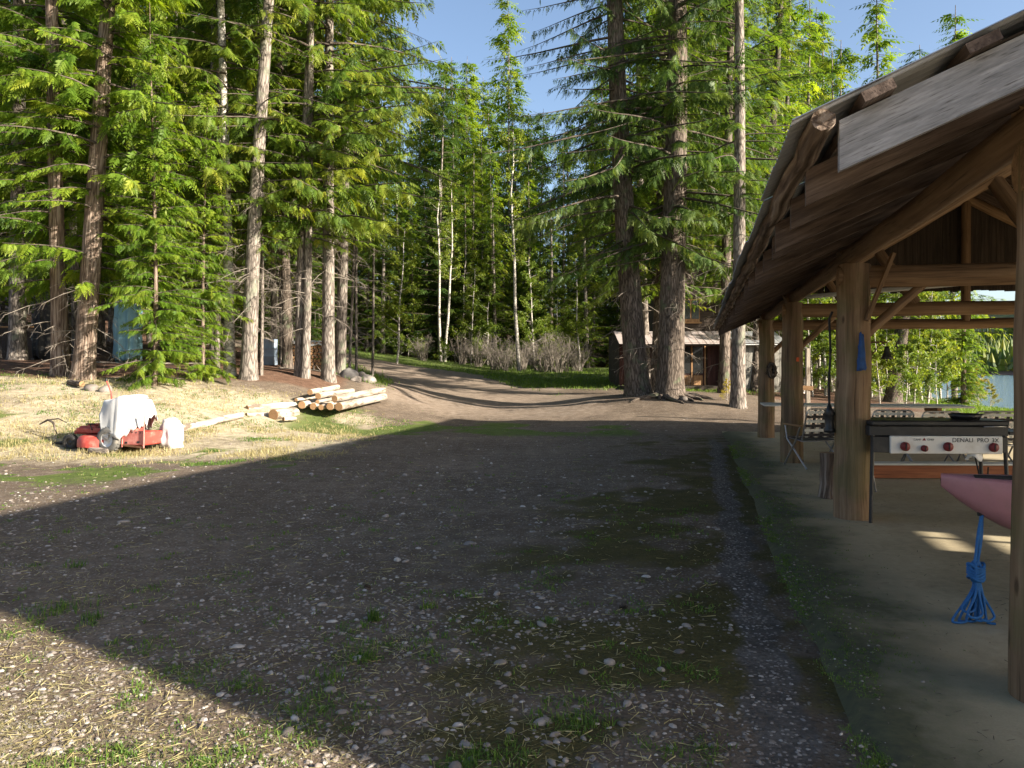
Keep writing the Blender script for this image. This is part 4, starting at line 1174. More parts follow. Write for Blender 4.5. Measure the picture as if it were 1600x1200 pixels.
for i, (px, py, d, s) in enumerate([(545,581,27,.32),(556,585,26.6,.22),(575,583,27.4,.38),(566,578,28,.25),(535,580,27.5,.2)]):
    x, y = at(px, py, d)
    o = obj('field_stone', ROCK[i], None, (x, y, hz(x,y)+s*.22), i*1.3); o.scale = (s,)*3
    tag(o, 'grey field stone in the small heap beside the dark leaning trunk', 'stone', 'heap of field stones')
for i, (px, py, d, s) in enumerate([(142,590,19.5,.22),(165,592,19.4,.16),(1018,607,25,.14),(1070,611,24.6,.16)]):
    x, y = at(px, py, d)
    o = obj('field_stone', ROCK[i+2], None, (x, y, hz(x,y)+s*.2), i*2.1); o.scale = (s,)*3
    tag(o, ['pale stone at the root of the leaning pale cedar', 'smaller pale stone beside the mossy log and cedar root', 'rough stone at the root of the massive grey fir', 'pale flat stone by the roots of the fir before the cabin'][i], 'stone')
# roots crawling from the fir in front of the cabin
fx, fy = at(1047, 614, 25.2); fz = hz(fx, fy)
rt = thing('tree_roots', 'gnarled exposed roots spreading from the fir before the cabin porch', 'roots', (fx, fy-.5, fz))
rr = np.random.RandomState(5)
for k in range(7):
    ph = math.pi*(1.05+k*.14); L = rr.uniform(.8,1.7); mb = MB()
    P_ = []
    for t in np.linspace(.28, 1, 7):
        xx = fx+math.cos(ph+.2*math.sin(t*5+k))*L*t; yy = fy+math.sin(ph)*L*t*.8
        P_.append((xx, yy, hz(xx, yy)+.10*(1-t)+.015))
    mb.tube(P_, np.linspace(.10,.02,7), 8, rough=.08, seed=k)
    mb.build('root', MT['bark_fir'], rt, org=(fx, fy-.5, fz))

# fallen branches on the forest floor
fb = random.Random(6)
for k in range(12):
    x, y = at(fb.uniform(20,560), 580, fb.uniform(23.5,29)); L = fb.uniform(.8,2.2); ph = fb.uniform(-.6,.6)
    mb = MB(); P_ = []
    for t in np.linspace(-.5,.5,6):
        xx = x+math.cos(ph)*L*t; yy = y+math.sin(ph)*L*t+.08*math.sin(t*5+k); P_.append((xx, yy, hz(xx,yy)+.03))
    mb.tube(P_, np.linspace(.03,.010,6), 7, rough=.1, seed=k)
    for q in range(3):
        s_ = np.array(P_[q+1]); mb.tube([s_, s_+np.array([fb.uniform(-.2,.3), fb.uniform(-.3,.3), fb.uniform(.05,.3)])], [.010,.004], 5)
    tag(mb.build('fallen_branch', MT['twig']), 'bare fallen branch on the needle-covered forest floor', 'branch', 'fallen branches under the trees')

# ------------------------------------------------------------------ firewood stack and barrel
wx, wy = at(482, 580, 28.0); wz = hz(wx, wy)
fw = thing('firewood_stack', 'stack of split firewood with orange cut ends behind the twin hemlock', 'firewood', (wx, wy, wz), .15)
mb = MB(); rr = np.random.RandomState(3); ends = MB()
for row in range(8):
    for k in range(9):
        cx_ = -.56+k*.135+(row % 2)*.06+rr.uniform(-.01,.01); cz = .07+row*.118; rad_ = rr.uniform(.055,.068)
        mb.tube([(cx_, -.24+rr.uniform(-.03,.03), cz), (cx_, .24, cz)], rad_, 6, rough=.12, seed=row*9+k, cap=True, capmat=1)
tag(mb.build('split_logs', [MT['bark_grey'], MT['log_end']], fw), kind='stuff')
mb = MB(); vv = []
for i in range(9):
    for j in range(4):
        vv.append((-.7+1.4*i/8, -.33+.66*j/3, .99+.02*rr.randn()-(.16 if j in (0,) else 0)*rr.uniform(.5,1.3)))
mb.add(vv, [[i*4+j,(i+1)*4+j,(i+1)*4+j+1,i*4+j+1] for i in range(8) for j in range(3)])
mb.build('cover_sheet', MT['tarp'], fw)
bx_, by_ = at(420, 573, 27.4); bz = hz(bx_, by_)
ba = thing('steel_barrel', 'blue-grey steel barrel standing among thin trunks', 'barrel', (bx_, by_, bz))
mb = MB(); mb.lathe([(0,0),(.27,0),(.29,.02),(.285,.28),(.298,.295),(.298,.31),(.285,.325),(.285,.56),(.298,.575),(.298,.59),(.285,.605),(.288,.86),(.295,.885),(.28,.89)], (0,0,0), 24)
mb.build('body', MT['barrel'], ba)
mb = MB(); mb.lathe([(.28,.875),(.275,.865),(0,.868)], (0,0,0), 24); mb.lathe([(0,.885),(.03,.885),(.03,.866)], (.18,0,0), 10); mb.build('lid', MT['barrel'], ba)

# left background: low plank platform, dark stack and a pale blue tarp
lx, ly = at(28, 560, 28.5); lz = hz(lx, ly)
pl = thing('wooden_platform', 'low plank platform on posts in the shade behind the brown cedar trunk', 'platform', (lx, ly, lz))
for k in range(7):
    mb = MB(); mb.box((0, -.6+k*.2, 1.15), (3.4,.185,.045), None, 0, 0, bev=.004); mb.build('plank', MT['plank_warm'], pl)
for k, (q, s) in enumerate([(-1.5,-.55),(0,-.55),(1.5,-.55),(-1.5,.55),(1.5,.55)]):
    mb = MB(); mb.bar((q,s,-.1),(q,s,1.05),.12,.12); mb.build('leg', MT['dark_wood'], pl)
mb = MB(); mb.bar((-1.65,-.6,1.06),(1.65,-.6,1.06),.10,.12); mb.build('beam', MT['dark_wood'], pl)
def draped(name, label, cat, loc, rx, ry, h, mat, seed, rim=(.0,.35), folds=9, hollow=None, sag=.1, tilt=0.0):
    """a sheet draped over something: dome with folds and an uneven hem"""
    r = np.random.RandomState(seed); n = 64; k = 14; v = []
    ph = r.rand(6)*6.283
    th = np.arange(n)*2*math.pi/n
    hem = rim[0]+(rim[1]-rim[0])*(.5+.5*np.sin(th*2+ph[0])*.6+.4*np.sin(th*3+ph[1]))
    fold = np.sin(th*folds+ph[2])*.5+np.sin(th*(folds*1.7)+ph[3])*.35+np.sin(th*4+ph[4])*.3
    top = 1+.10*np.sin(th*2+ph[5])
    for j in range(k):
        t = j/(k-1)
        rad = min(1, t*1.9)**.8*(.80+.20*t)
        zz = h*(1-np.clip((t-.34)/.66,0,1)**1.25*(1-hem/h))-sag*h*np.sin(np.clip(t/.34,0,1)*math.pi)*(.3+.3*np.sin(th*3+ph[1]))
        fa = np.clip((t-.2)/.8,0,1)*.17
        rr2 = rad*(1+fold*fa)
        qx, qy = rx*rr2*np.cos(th)*top, ry*rr2*np.sin(th)*top
        rg = 1-2*np.abs(fbm(qx*1.0+zz*.9+seed, qy*1.0-zz*.7, 2.6/max(rx,.12)*.35, seed+5, 3)-.5)*2.2
        rr2 = 1+.09*(np.clip(rg,-.5,1)-.5)*min(1,t*2.5); qx = qx*rr2; qy = qy*rr2; zz = zz+.05*h*(np.clip(rg,-.5,1)-.6)*(1-.6*t)
        cr = (fbm(qx+seed*3+zz*.6, qy+zz*.8, 4.5/max(rx,.12)*.35, seed, 3)-.5)
        zz = zz*(1+tilt*np.cos(th)*(1-.5*t))
        v.append(np.stack([qx*(1+.22*cr*t)+.22*cr*rx*np.cos(th), qy*(1+.22*cr*t)+.22*cr*ry*np.sin(th), zz+.16*h*cr*(1-.5*t)], 1))
    v = np.concatenate(v)
    f = [[a*n+b, a*n+(b+1)%n, (a+1)*n+(b+1)%n, (a+1)*n+b] for a in range(k-1) for b in range(n)]
    mb = MB(); mb.add(v, f)
    o = mb.build(name, mat); o.location = loc
    md = o.modifiers.new('thickness', 'SOLIDIFY'); md.thickness = .008; md.offset = 1
    if cat: tag(o, label, cat)
    return o
tx, ty = at(200, 560, 28.0)
draped('tarp_cover', 'pale blue tarp over a pile behind the young bright cedar', 'tarp', (tx, ty, hz(tx,ty)), .42, .42, 2.5, MT['bluetarp'], 4, (0,.2))
tx, ty = at(80, 560, 26.5)
draped('tarp_cover', 'black tarp over a tall pile beside the wooden platform', 'tarp', (tx, ty, hz(tx,ty)), .55, .5, 2.2, MT['rubber'], 6, (0,.1))

# ------------------------------------------------------------------ riding mower under a white tarp
mwx, mwy = at(190, 700, 15.0); mwz = hz(mwx, mwy)
MOW = Matrix.Rotation(math.radians(-14), 4, 'Z')
mw = thing('riding_mower', 'old red riding mower half covered by a white tarp on the sunny grass', 'mower', (mwx, mwy, mwz), math.radians(-14))
def wheel(parent, name, loc, r, w, tyre_m, rim_m, sgn):
    mb = MB(); prof = [(r*.55,-w/2),(r*.8,-w*.55),(r*.97,-w*.42),(r,-w*.2),(r,w*.2),(r*.97,w*.42),(r*.8,w*.55),(r*.55,w/2)]
    mb.lathe(prof, (0,0,0), 28, axis=1)
    for k in range(22):      # tread lugs
        a = k*2*math.pi/22
        for s in (-1,1):
            mb.box((math.cos(a)*r*1.0, s*w*.2, math.sin(a)*r*1.0), (.018,w*.34,.022), np.array([[math.cos(a),0,-math.sin(a)],[0,1,0],[math.sin(a),0,math.cos(a)]]))
    o = mb.build(name, tyre_m, parent); o.location = loc
    m2 = MB(); m2.lathe([(0,-w*.30),(r*.16,-w*.34),(r*.2,-w*.22),(r*.5,-w*.26),(r*.57,-w*.48),(r*.58,w*.48),(r*.5,w*.26),(0,w*.30)], (0,0,0), 20, axis=1)
    m2.build('rim', rim_m, o)
    return o
# local frame: -x front, +x rear, -y toward the camera
wheel(mw, 'rear_wheel', (.06,-.36,.235), .235, .20, MT['tyre_grey'], MT['white_panel'], -1)
wheel(mw, 'rear_wheel', (.06,.36,.235), .235, .20, MT['tyre_grey'], MT['white_panel'], 1)
wheel(mw, 'front_wheel', (-.90,-.26,.15), .15, .11, MT['rubber'], MT['black'], -1)
wheel(mw, 'front_wheel', (-.90,.30,.15), .15, .11, MT['rubber'], MT['black'], 1)
mb = MB()     # cutting deck: rounded pan
prof = [(.0,.30),(.34,.30),(.41,.275),(.44,.22),(.445,.09)]
mb.lathe(prof, (-.33,-.06,0), 30); 
v = mb.v[0]; v[:,0] = (v[:,0]+.33)*.95-.33; v[:,1] = (v[:,1]+.06)*1.12-.06
mb.build('cutting_deck', MT['red_paint'], mw)
mb = MB(); mb.box((-.25,0,.37),(1.25,.34,.10),bev=.015); mb.box((-.80,0,.33),(.36,.20,.07),bev=.01); mb.build('frame', MT['red_paint'], mw)
mb = MB(); mb.box((-.90,.02,.17),(.06,.50,.05),bev=.01); mb.build('front_axle', MT['black'], mw)
mb = MB(); mb.box((-.70,.05,.40),(.34,.30,.10),bev=.02); mb.box((-.62,.05,.46),(.16,.24,.06),bev=.02); mb.build('hood', MT['red_paint'], mw)
mb = MB(); mb.bar((-.42,-.05,.40),(-.22,-.03,.86),.055,.10,bev=.01); mb.build('steering_column', MT['rust'], mw)
mb = MB(); mb.tube([(-.22,-.03,.84),(-.19,-.04,.96),(-.185,-.05,1.08),(-.23,-.06,1.2),(-.28,-.06,1.30)], [.016,.015,.014,.013,.013], 8); mb.build('control_lever', MT['red_paint'], mw)
mb = MB(); mb.lathe([(0,.0),(.012,.0),(.016,.03),(.012,.07),(0,.075)], (-.285,-.06,1.28), 10); mb.build('lever_grip', MT['black'], mw)
mb = MB(); mb.box((-.52,-.20,.50),(.16,.09,.025),bev=.008); mb.bar((-.50,-.18,.38),(-.52,-.20,.49),.02,.02); mb.build('foot_pedal', MT['black'], mw)
mb = MB(); mb.box((.20,0,.55),(.46,.44,.20),bev=.04); mb.box((.42,0,.78),(.09,.44,.40),bev=.03); mb.build('seat', MT['black'], mw)
# rear box with perforated plate
rb = MB(); rb.box((.52,-.04,.25),(.42,.60,.24),bev=.02); rb = rb.build('rear_body', MT['red_paint'], mw)
mb = MB(); mb.box((.54,-.352,.28),(.46,.012,.26),bev=.003); pp_ = mb.build('rear_plate', MT['pink_paint'], mw)
for k in range(5):
    mb = MB(); mb.lathe([(0,0),(.012,0),(.012,.004)], (.36+k*.085,-.3625,.385-.004*k), 10, axis=1); v = mb.v[0]; mb.build('hole', MT['ink'], pp_)
for k, (q, h) in enumerate([(.40,.185),(.66,.20)]):
    mb = MB(); mb.box((q,-.3605,h),(.05,.006,.035)); mb.build('slot', MT['ink'], pp_)
for q in (.32,.78):
    mb = MB(); mb.bar((q,-.37,.10),(q+.015,-.37,.72),.022,.022,bev=.004); mb.build('rear_bracket', MT['pink_paint'], mw)
mb = MB(); mb.bar((.32,-.36,.14),(.78,-.36,.10),.03,.03); mb.build('bumper', MT['rust'], mw)
mb = MB(); mb.bar((-1.55,-.12,.08),(-.98,-.10,.16),.13,.06,bev=.02); mb.build('mower_ramp', MT['rubber'], mw)
# tarp
def Mloc(x, y, z): 
    q = rotz(math.radians(-14)) @ np.array([x,y,z]); return (mwx+q[0], mwy+q[1], mwz+q[2])
def tarp_sheet():
    """sheet thrown over seat and engine: ridge line with sharp pleats running down to a ragged hem"""
    r = np.random.RandomState(5); n = 90; k = 18; V_ = []
    th = np.arange(n)*2*math.pi/n
    ple = np.zeros(n)
    for q in range(13):
        c_ = r.rand()*2*math.pi; w_ = r.uniform(.07,.20); a_ = r.uniform(-.8,1.0)
        d_ = np.abs((th-c_+math.pi) % (2*math.pi)-math.pi); ple += a_*np.clip(1-d_/w_, 0, 1)
    hem = .42+.16*np.sin(2*th+.6)+.10*np.sin(3*th+2.0)+.05*r.randn(n)
    hem = hem-.30*np.exp(-((th-4.35)/.22)**2)-.18*np.exp(-((th-3.7)/.2)**2)+.12*np.exp(-((th-5.4)/.4)**2)   # a flap hangs over the rear wheel
    hem = np.clip(hem, .10, .8)
    for jx in range(k):
        t = jx/(k-1)
        s_ = np.clip(t/.42, 0, 1); rad = .93*s_**.9+.16*np.clip((t-.42)/.58, 0, 1)
        top = .86+.14*np.exp(-((np.cos(th)*rad-.15)/.55)**2)*(1-.25*s_)+.03*np.sin(5*th+1)*s_
        dn = np.clip((t-.40)/.60, 0, 1)
        z_ = top*(1-dn)+hem*dn
        pr = 1+ple*.13*np.clip((t-.12)/.6, 0, 1)+.05*np.sin(th*9+2*dn)*dn
        V_.append(np.stack([.47*rad*pr*np.cos(th)*(1+.12*np.cos(th+.4)), .39*rad*pr*np.sin(th), z_+.03*ple*s_*(1-dn)], 1))
    mb = MB(); mb.add(np.concatenate(V_), [[a*n+b, a*n+(b+1)%n, (a+1)*n+(b+1)%n, (a+1)*n+b] for a in range(k-1) for b in range(n)])
    o = mb.build('white_tarp', MT['tarp']); md = o.modifiers.new('thickness', 'SOLIDIFY'); md.thickness = .006; md.offset = 1
    return tag(o, 'crumpled white tarp thrown over the seat of the red mower', 'tarp')
tp = tarp_sheet(); tp.location = Mloc(.17,-.05,.05)
tp.rotation_euler = (0, 0, math.radians(-14))
bgx, bgy = at(267, 700, 15.2)
draped('white_bag', 'small stuffed white bag on the grass at the rear of the mower', 'bag', (bgx, bgy, hz(bgx,bgy)-.02), .24, .22, .56, MT['tarp'], 15, (0,.03), 5)
# chock in front of the rear wheel, bent branch on the ground
a = Mloc(-.12,-.66,.06); b = Mloc(.22,-.62,.05)
mb = MB(); mb.tube(logpath(a, b, 6, .012, 2), [.06,.07,.065,.07,.06,.05], 10, rough=.1, seed=2)
tag(mb.build('wood_chunk', MT['bark_grey']), 'weathered wood chunk lying against the rear wheel of the mower', 'wood')
pts = [W(62,663,15.6), W(75,656,15.6), W(83,660,15.5), W(86,671,15.4), W(89,678,15.4)]
mb = MB(); 
for q in pts: q[2] = max(q[2], hz(q[0],q[1])+.02)
mb.tube(pts, [.014,.022,.022,.016,.01], 7, rough=.1); p2_ = [pts[1]+np.array([.0,0,0]), pts[1]+np.array([.18,.05,.02]), pts[1]+np.array([.34,.05,-.06])]
mb.tube(p2_, [.018,.014,.008], 6)
tag(mb.build('fallen_branch', MT['bark_fir']), 'crooked dark fallen branch in front of the mower', 'branch')

# ------------------------------------------------------------------ cabin behind the massive firs
cbx, cby = at(1075, 610, 33.5); cz = .62
cb_ = thing('cabin', 'dark red cabin with tiled porch roof behind the massive firs', 'cabin', (cbx, cby, cz))
X0, X1 = W(972,0,33.5)[0]-cbx, W(1137,0,33.5)[0]-cbx
for k in range(int((X1-X0)/.2)):     # vertical siding boards of the lower wall
    xx = X0+.1+k*.2
    if -.25 < xx < .95: continue
    mb = MB(); mb.box((xx, .9, .95), (.192,.03,2.1), None, 0, 2, bev=.004); mb.build('siding_board', MT['red_wood'], cb_)
UX0 = W(1042,0,33.5)[0]-cbx
mb = MB(); mb.box(((X0+X1)/2, 2.9, 1.2), (X1-X0-.06, 3.9, 2.4)); mb.build('body', MT['dark_wood'], cb_)
mb = MB(); mb.box(((UX0+X1)/2, 2.9, 3.8), (X1-UX0-.06, 3.9, 2.8)); mb.build('upper_storey', MT['dark_wood'], cb_)
for k in range(12):                    # upper wall boards
    mb = MB(); mb.box(((UX0+X1)/2, .935, 2.75+k*.205), (X1-UX0,.03,.195), None, 0, 0, bev=.004); mb.build('siding_board', MT['dark_wood'], cb_)
dr = MB(); dr.box((.35,.88,1.0),(1.14,.05,2.0),bev=.005); dr = dr.build('double_door', MT['red_wood'], cb_)
for q in (.08,.62):
    mb = MB(); mb.box((q,.848,1.22),(.42,.012,1.15)); mb.build('pane', MT['glass'], dr)
    mb = MB(); mb.box((q,.846,.35),(.40,.012,.42),bev=.004); mb.build('door_panel', MT['plank_warm'], dr)
for q in (-.22,.35,.92):
    mb = MB(); mb.box((q,.842,1.05),(.07,.03,1.95),bev=.004); mb.build('door_frame', MT['plank_warm'], dr)
wi = MB(); wi.box((.32,.90,3.35),(.78,.04,1.0),bev=.004); wi = wi.build('upper_window', MT['plank_warm'], cb_)
for q in (.13,.51):
    mb = MB(); mb.box((q,.874,3.40),(.32,.012,.8)); mb.build('pane', MT['glass'], wi)
mb = MB(); mb.box((.32,.86,2.83),(.9,.06,.05)); mb.build('sill', MT['plank_warm'], wi)
# porch roof tiles
nx = int((X1-X0+.3)/.30); sl = math.atan2(.56, 1.7)
R = np.array([[1,0,0],[0,math.cos(sl),-math.sin(sl)],[0,math.sin(sl),math.cos(sl)]])
tm = MB(); tm.box((0,0,0),(.285,.50,.02),R,bev=.006); tme = tm.build('roof_tile', MT['tin_tile'], link=False)
mb = MB(); mb.box(((X0+X1)/2,.02,1.93+.20),(X1-X0+.2,1.78,.03),R); mb.build('porch_deck', MT['dark_wood'], cb_)
for i in range(nx):
    for j in range(4):
        o = obj('roof_tile', tme, cb_); o.location = (X0-.1+i*.30, -.66+j*.44, 1.93+.20+.035+(-.22-.0+(j)*.145)+rnd.uniform(-.006,.006))
mb = MB(); mb.bar((X0,-.72,1.86),(X1,-.72,1.86),.08,.14); mb.build('porch_beam', MT['dark_wood'], cb_)
for q in (X0+.05, -.75, 1.45, X1-.08):
    mb = MB(); mb.tube([(q,-.70,-.1),(q,-.70,1.82)], .06, 10); mb.build('porch_post', MT['red_wood'], cb_)
mb = MB(); mb.box(((X0+X1)/2,.1,.05),(X1-X0,1.8,.16)); mb.build('porch_floor', MT['dark_wood'], cb_)
# upper roof
for sgn in (-1,1):
    mb = MB(); sl2 = math.atan(.8)*-sgn
    R2 = np.array([[math.cos(sl2),0,-math.sin(sl2)],[0,1,0],[math.sin(sl2),0,math.cos(sl2)]])
    mb.box(((UX0+X1)/2+sgn*.75, 2.8, 5.75), (2.3,4.6,.06), R2); mb.build('roof', MT['tin_tile'], cb_)
# grey annex
ax0, ax1 = W(1138,0,33.5)[0], W(1230,0,33.5)[0]
an = thing('annex_shed', 'grey board shed with pale eave strip beside the cabin', 'shed', ((ax0+ax1)/2, 33.9, .5))
w_ = ax1-ax0
for k in range(int(w_/.19)):
    mb = MB(); mb.box((-w_/2+.1+k*.19, 0, .98), (.182,.03,2.1), None, 0, 2, bev=.004); mb.build('siding_board', MT['grey_wall'], an)
mb = MB(); mb.box((0,1.6,1.0),(w_-.05,3.1,2.0)); mb.build('body', MT['dark_wood'], an)
mb = MB(); mb.bar((-w_/2-.1,-.32,2.02),(w_/2+.1,-.32,2.02),.03,.09); mb.build('eave_strip', MT['white_panel'], an)
for k in range(int(w_/.32)+1):
    mb = MB(); mb.box((-w_/2+.1+k*.32, .45, 2.33), (.305,1.75,.03), R, bev=.006); mb.build('roof_tile', MT['metal_roof'], an)

# ------------------------------------------------------------------ things under the pavilion
SZ = .05
def pav_obj(name, label, cat, p, a, z=SZ, rz=0.0, group=None):
    return thing(name, label, cat, tuple(PA(p, a, z)), rz, group)
# camp stove facing the camera
q = W(1466, 815, 7.45)
st = thing('camp_stove', 'black camp stove on legs with white control panel and red knobs', 'stove', (q[0], q[1], SZ), math.radians(-3))
SW = 1.27
mb = MB(); mb.box((0,.22,.86),(SW,.46,.10),bev=.01); mb.build('body', MT['black'], st)
lid = MB(); lid.box((0.0,.20,.935),(SW*.985,.50,.05),bev=.012); lid = lid.build('griddle_lid', MT['black'], st)
mb = MB(); mb.tube([(SW*.30,-.06,.90),(SW*.30,-.10,.91),(SW*.44,-.10,.91),(SW*.44,-.06,.90)], .008, 8); mb.build('lid_handle', MT['steel'], lid)
pn = MB(); pn.box((.05,-.035,.735),(1.02,.035,.165),bev=.008); pn = pn.build('control_panel', MT['white_panel'], st)
mb = MB(); mb.box((.0,-.01,.735),(SW*.97,.05,.15),bev=.006); mb.build('panel_backing', MT['black'], st)
for k, (xx, zz, rr2) in enumerate([(-.33,.72,.042),(-.155,.703,.030),(.06,.72,.042),(.47,.715,.042)]):
    mb = MB(); mb.lathe([(0,-.030),(rr2*.85,-.030),(rr2,-.022),(rr2,.004)], (xx,-.058,zz), 20, axis=1); kn = mb.build('knob', MT['red_knob'], pn)
    mb = MB(); mb.box((xx,-.092,zz),(.008,.012,rr2*1.5),bev=.002); mb.build('knob_grip', MT['black'], kn)
def text(name, body, size, loc, mat, parent, rot=(math.pi/2,0,0)):
    cu = bpy.data.curves.new(name, 'FONT'); cu.body = body; cu.size = size; cu.extrude = .0008
    to = bpy.data.objects.new(name, cu); COL.objects.link(to)
    bpy.context.view_layer.update()
    me = bpy.data.meshes.new_from_object(to.evaluated_get(bpy.context.evaluated_depsgraph_get()))
    bpy.data.objects.remove(to)
    me.materials.clear(); me.materials.append(mat)
    o = obj(name, me, parent, loc); o.rotation_euler = rot
    return o
for w_t, x_t in (('DENALI',.10),('PRO',.325),('3X',.455)): text('lettering', w_t, .056, (x_t,-.0545,.762), MT['ink'], pn)
text('lettering', 'CAMP', .026, (-.25,-.0545,.775), MT['ink'], pn)
text('lettering', 'CHEF', .026, (-.125,-.0545,.775), MT['ink'], pn)
mb = MB(); mb.add([(-.17,-.0542,.775),(-.135,-.0542,.775),(-.1525,-.0542,.803)], [[0,1,2]], smooth=False); mb.build('logo_peak', MT['red_knob'], pn)
for xx in (-.60,.60):
    for yy, dx in ((-.0,-.03),(.42,.03)):
        mb = MB(); mb.tube([(xx,yy,.82),(xx+math.copysign(.03,xx),yy+dx,0)], .018, 10); mb.build('leg', MT['black'], st)
mb = MB(); mb.tube([(.34,.1,.82),(.33,-.02,.6),(.36,-.04,.42),(.42,.0,.34),(.5,.1,.35),(.56,.2,.5)], .007, 7); mb.build('gas_hose', MT['rubber'], st)
mb = MB(); mb.box((SW/2+.13,.2,.84),(.24,.40,.03),bev=.006); mb.build('side_shelf', MT['black'], st)
# skillet on the stove
sk = thing('skillet', 'black skillet standing on the stove lid at its shelf end', 'pan', (q[0]+.36, q[1]+.19, SZ+.9615))
mb = MB(); mb.lathe([(0,0),(.12,0),(.15,.05),(.145,.05),(.118,.008),(0,.008)], (0,0,0), 24); mb.build('pan', MT['black'], sk)
mb = MB(); mb.bar((.14,0,.04),(.33,.06,.06),.025,.012); mb.build('handle', MT['black'], sk)
# crumpled paper under the panel
draped('paper_towel', 'crumpled white paper towel hanging below the stove panel', 'paper', (q[0]+.34, q[1]+.0, SZ+.585), .07, .05, .09, MT['paper'], 21, (0,.04), 5)
# low stained timber with pale board on top
a = W(1364,741,10.6); b = W(1640,741,10.4)
lt = thing('low_bench', 'low red-brown timber with pale board on top behind the camp stove', 'bench', ((a[0]+b[0])/2, 10.5, SZ))
mb = MB(); mb.bar((-1.25,0,.09),(1.25,-.06,.09),.10,.17,bev=.006); mb.build('timber', MT['plank_orange'], lt)
mb = MB(); mb.bar((-1.25,.03,.19),(1.25,-.03,.19),.24,.025,bev=.004); mb.build('seat_board', MT['ply_white'], lt)
# long table on trestles
a = W(1205,0,15.4)[0]; b = W(1498,0,14.3)[0]
tb = thing('long_table', 'long white-topped table on crossed wooden legs under the pavilion', 'table', ((a+b)/2, 14.85, SZ), math.radians(-13))
mb = MB(); mb.box((0,0,.755),(3.55,.95,.03),bev=.004); mb.build('table_top', MT['ply_white'], tb)
for xx in (-1.3,.0,1.25):
    for s in (-1,1):
        mb = MB(); mb.bar((xx+.02*s,-.36*s,.0),(xx+.02*s,.34*s,.73),.04,.09,bev=.004,up=(1,0,0)); mb.build('leg', MT['plank_warm'], tb)
    mb = MB(); mb.bar((xx-.05,-.42,.69),(xx-.05,.42,.69),.04,.09); mb.build('crossbar', MT['plank_warm'], tb)
mb = MB(); mb.bar((-1.3,0,.36),(1.25,0,.36),.09,.035); mb.build('stretcher', MT['plank_warm'], tb)
# lawn chairs with plaid webbing, backs toward the camera
def lawn_chair(px, d, label, rz):
    x = W(px,0,d)[0]
    t = thing('lawn_chair', label, 'chair', (x, d, SZ), rz, None)
    w = .27; rr2 = .0125
    back = [(-w,-.10,.42)]+[(-w,-.22,.78)]+[(-w+.07*(1-math.cos(a)),-.235-.0*a,.78+.085*math.sin(a)) for a in np.linspace(.2,math.pi/2,5)]
    back = back+[(-q0[0],q0[1],q0[2]) for q0 in back[::-1]]
    mb = MB(); mb.tube(back, rr2, 8); mb.build('back_frame', MT['steel'], t)
    mb = MB(); mb.tube([(-w,.40,.42),(-w,-.10,.40),(w,-.10,.40),(w,.40,.42)], rr2, 8, closed=True); mb.build('seat_frame', MT['steel'], t)
    for s in (-1,1):
        mb = MB(); mb.tube([(s*(w+.02),.36,.60),(s*(w+.02),.30,.40),(s*(w+.02),-.26,.013)], rr2, 8); mb.build('leg', MT['steel'], t)
        mb = MB(); mb.tube([(s*(w+.045),-.12,.60),(s*(w+.045),.0,.40),(s*(w+.045),.34,.013)], rr2, 8); mb.build('leg', MT['steel'], t)
        mb = MB(); mb.box((s*(w+.03),.12,.615),(.055,.50,.022),bev=.006); mb.build('armrest', MT['plank_warm'], t)
    def strip(pts, wd, m, par):
        mb2 = MB(); P_ = np.array(pts, float); d_ = P_[1]-P_[0]; d_ /= np.linalg.norm(d_)
        n_ = np.array([0,.96,-.3]) if abs(d_[2]) > .3 or True else None
        s_ = np.cross(d_, n_); s_ /= np.linalg.norm(s_)
        v = np.r_[P_+s_*wd/2, P_-s_*wd/2]
        mb2.add(v, [[0,1,3,2]], smooth=False); return mb2.build('webbing_strip', m, par)
    bk = MB(); bk.bar((-w,-.112,.45),(w,-.112,.45),.02,.02); bk = bk.build('webbing_back', MT['web_dark'], t)
    for k in range(7):
        xx = -w+.055+k*.072; ztop = .855 if 0 < k < 6 else .82
        strip([(xx,-.118,.44),(xx,-.245,ztop)], .046, MT['web_white'] if k % 2 == 0 else MT['web_dark'], bk)
    for k in range(6):
        zz = .49+k*.066; yy = -.10-(zz-.42)*.325-.022
        strip([(-w,yy,zz),(w,yy,zz)], .042, MT['web_dark'] if k % 2 == 0 else MT['web_white'], bk)
    se = MB(); se.box((0,.15,.405),(2*w,.48,.006)); se.build('webbing_seat', MT['web_dark'], t)
    return t
lawn_chair(1275, 11.6, 'plaid webbed lawn chair beside the black kettle grill', .15)
lawn_chair(1386, 11.2, 'plaid webbed lawn chair showing behind the bell post', -.1)
lawn_chair(1456, 10.9, 'plaid webbed lawn chair behind the middle of the stove', .05)
lawn_chair(1545, 10.9, 'plaid webbed lawn chair behind the shelf end of the stove', -.12)
# kettle grill and stump
q = W(1291, 745, 10.2)
kg = thing('kettle_grill', 'black round kettle grill on a leg stand left of the bell post', 'grill', (q[0]-.02, 9.2, SZ))
mb = MB(); mb.lathe([(0,.52),(.10,.53),(.19,.59),(.225,.68),(.23,.70)], (0,0,0), 24); mb.build('bowl', MT['black'], kg)
mb = MB(); mb.lathe([(.235,.70),(.225,.77),(.17,.84),(.07,.875),(0,.88)], (0,0,0), 24); ld = mb.build('lid', MT['black'], kg)
mb = MB(); mb.tube([(-.05,0,.875),(-.05,0,.91),(.05,0,.91),(.05,0,.875)], .01, 8); mb.build('lid_handle', MT['black'], ld)
for k in range(3):
    a = k*2.094+.4; mb = MB(); mb.tube([(.13*math.cos(a),.13*math.sin(a),.56),(.27*math.cos(a),.27*math.sin(a),0)], .012, 8); mb.build('leg', MT['steel'], kg)
q = W(1297, 752, 8.9)
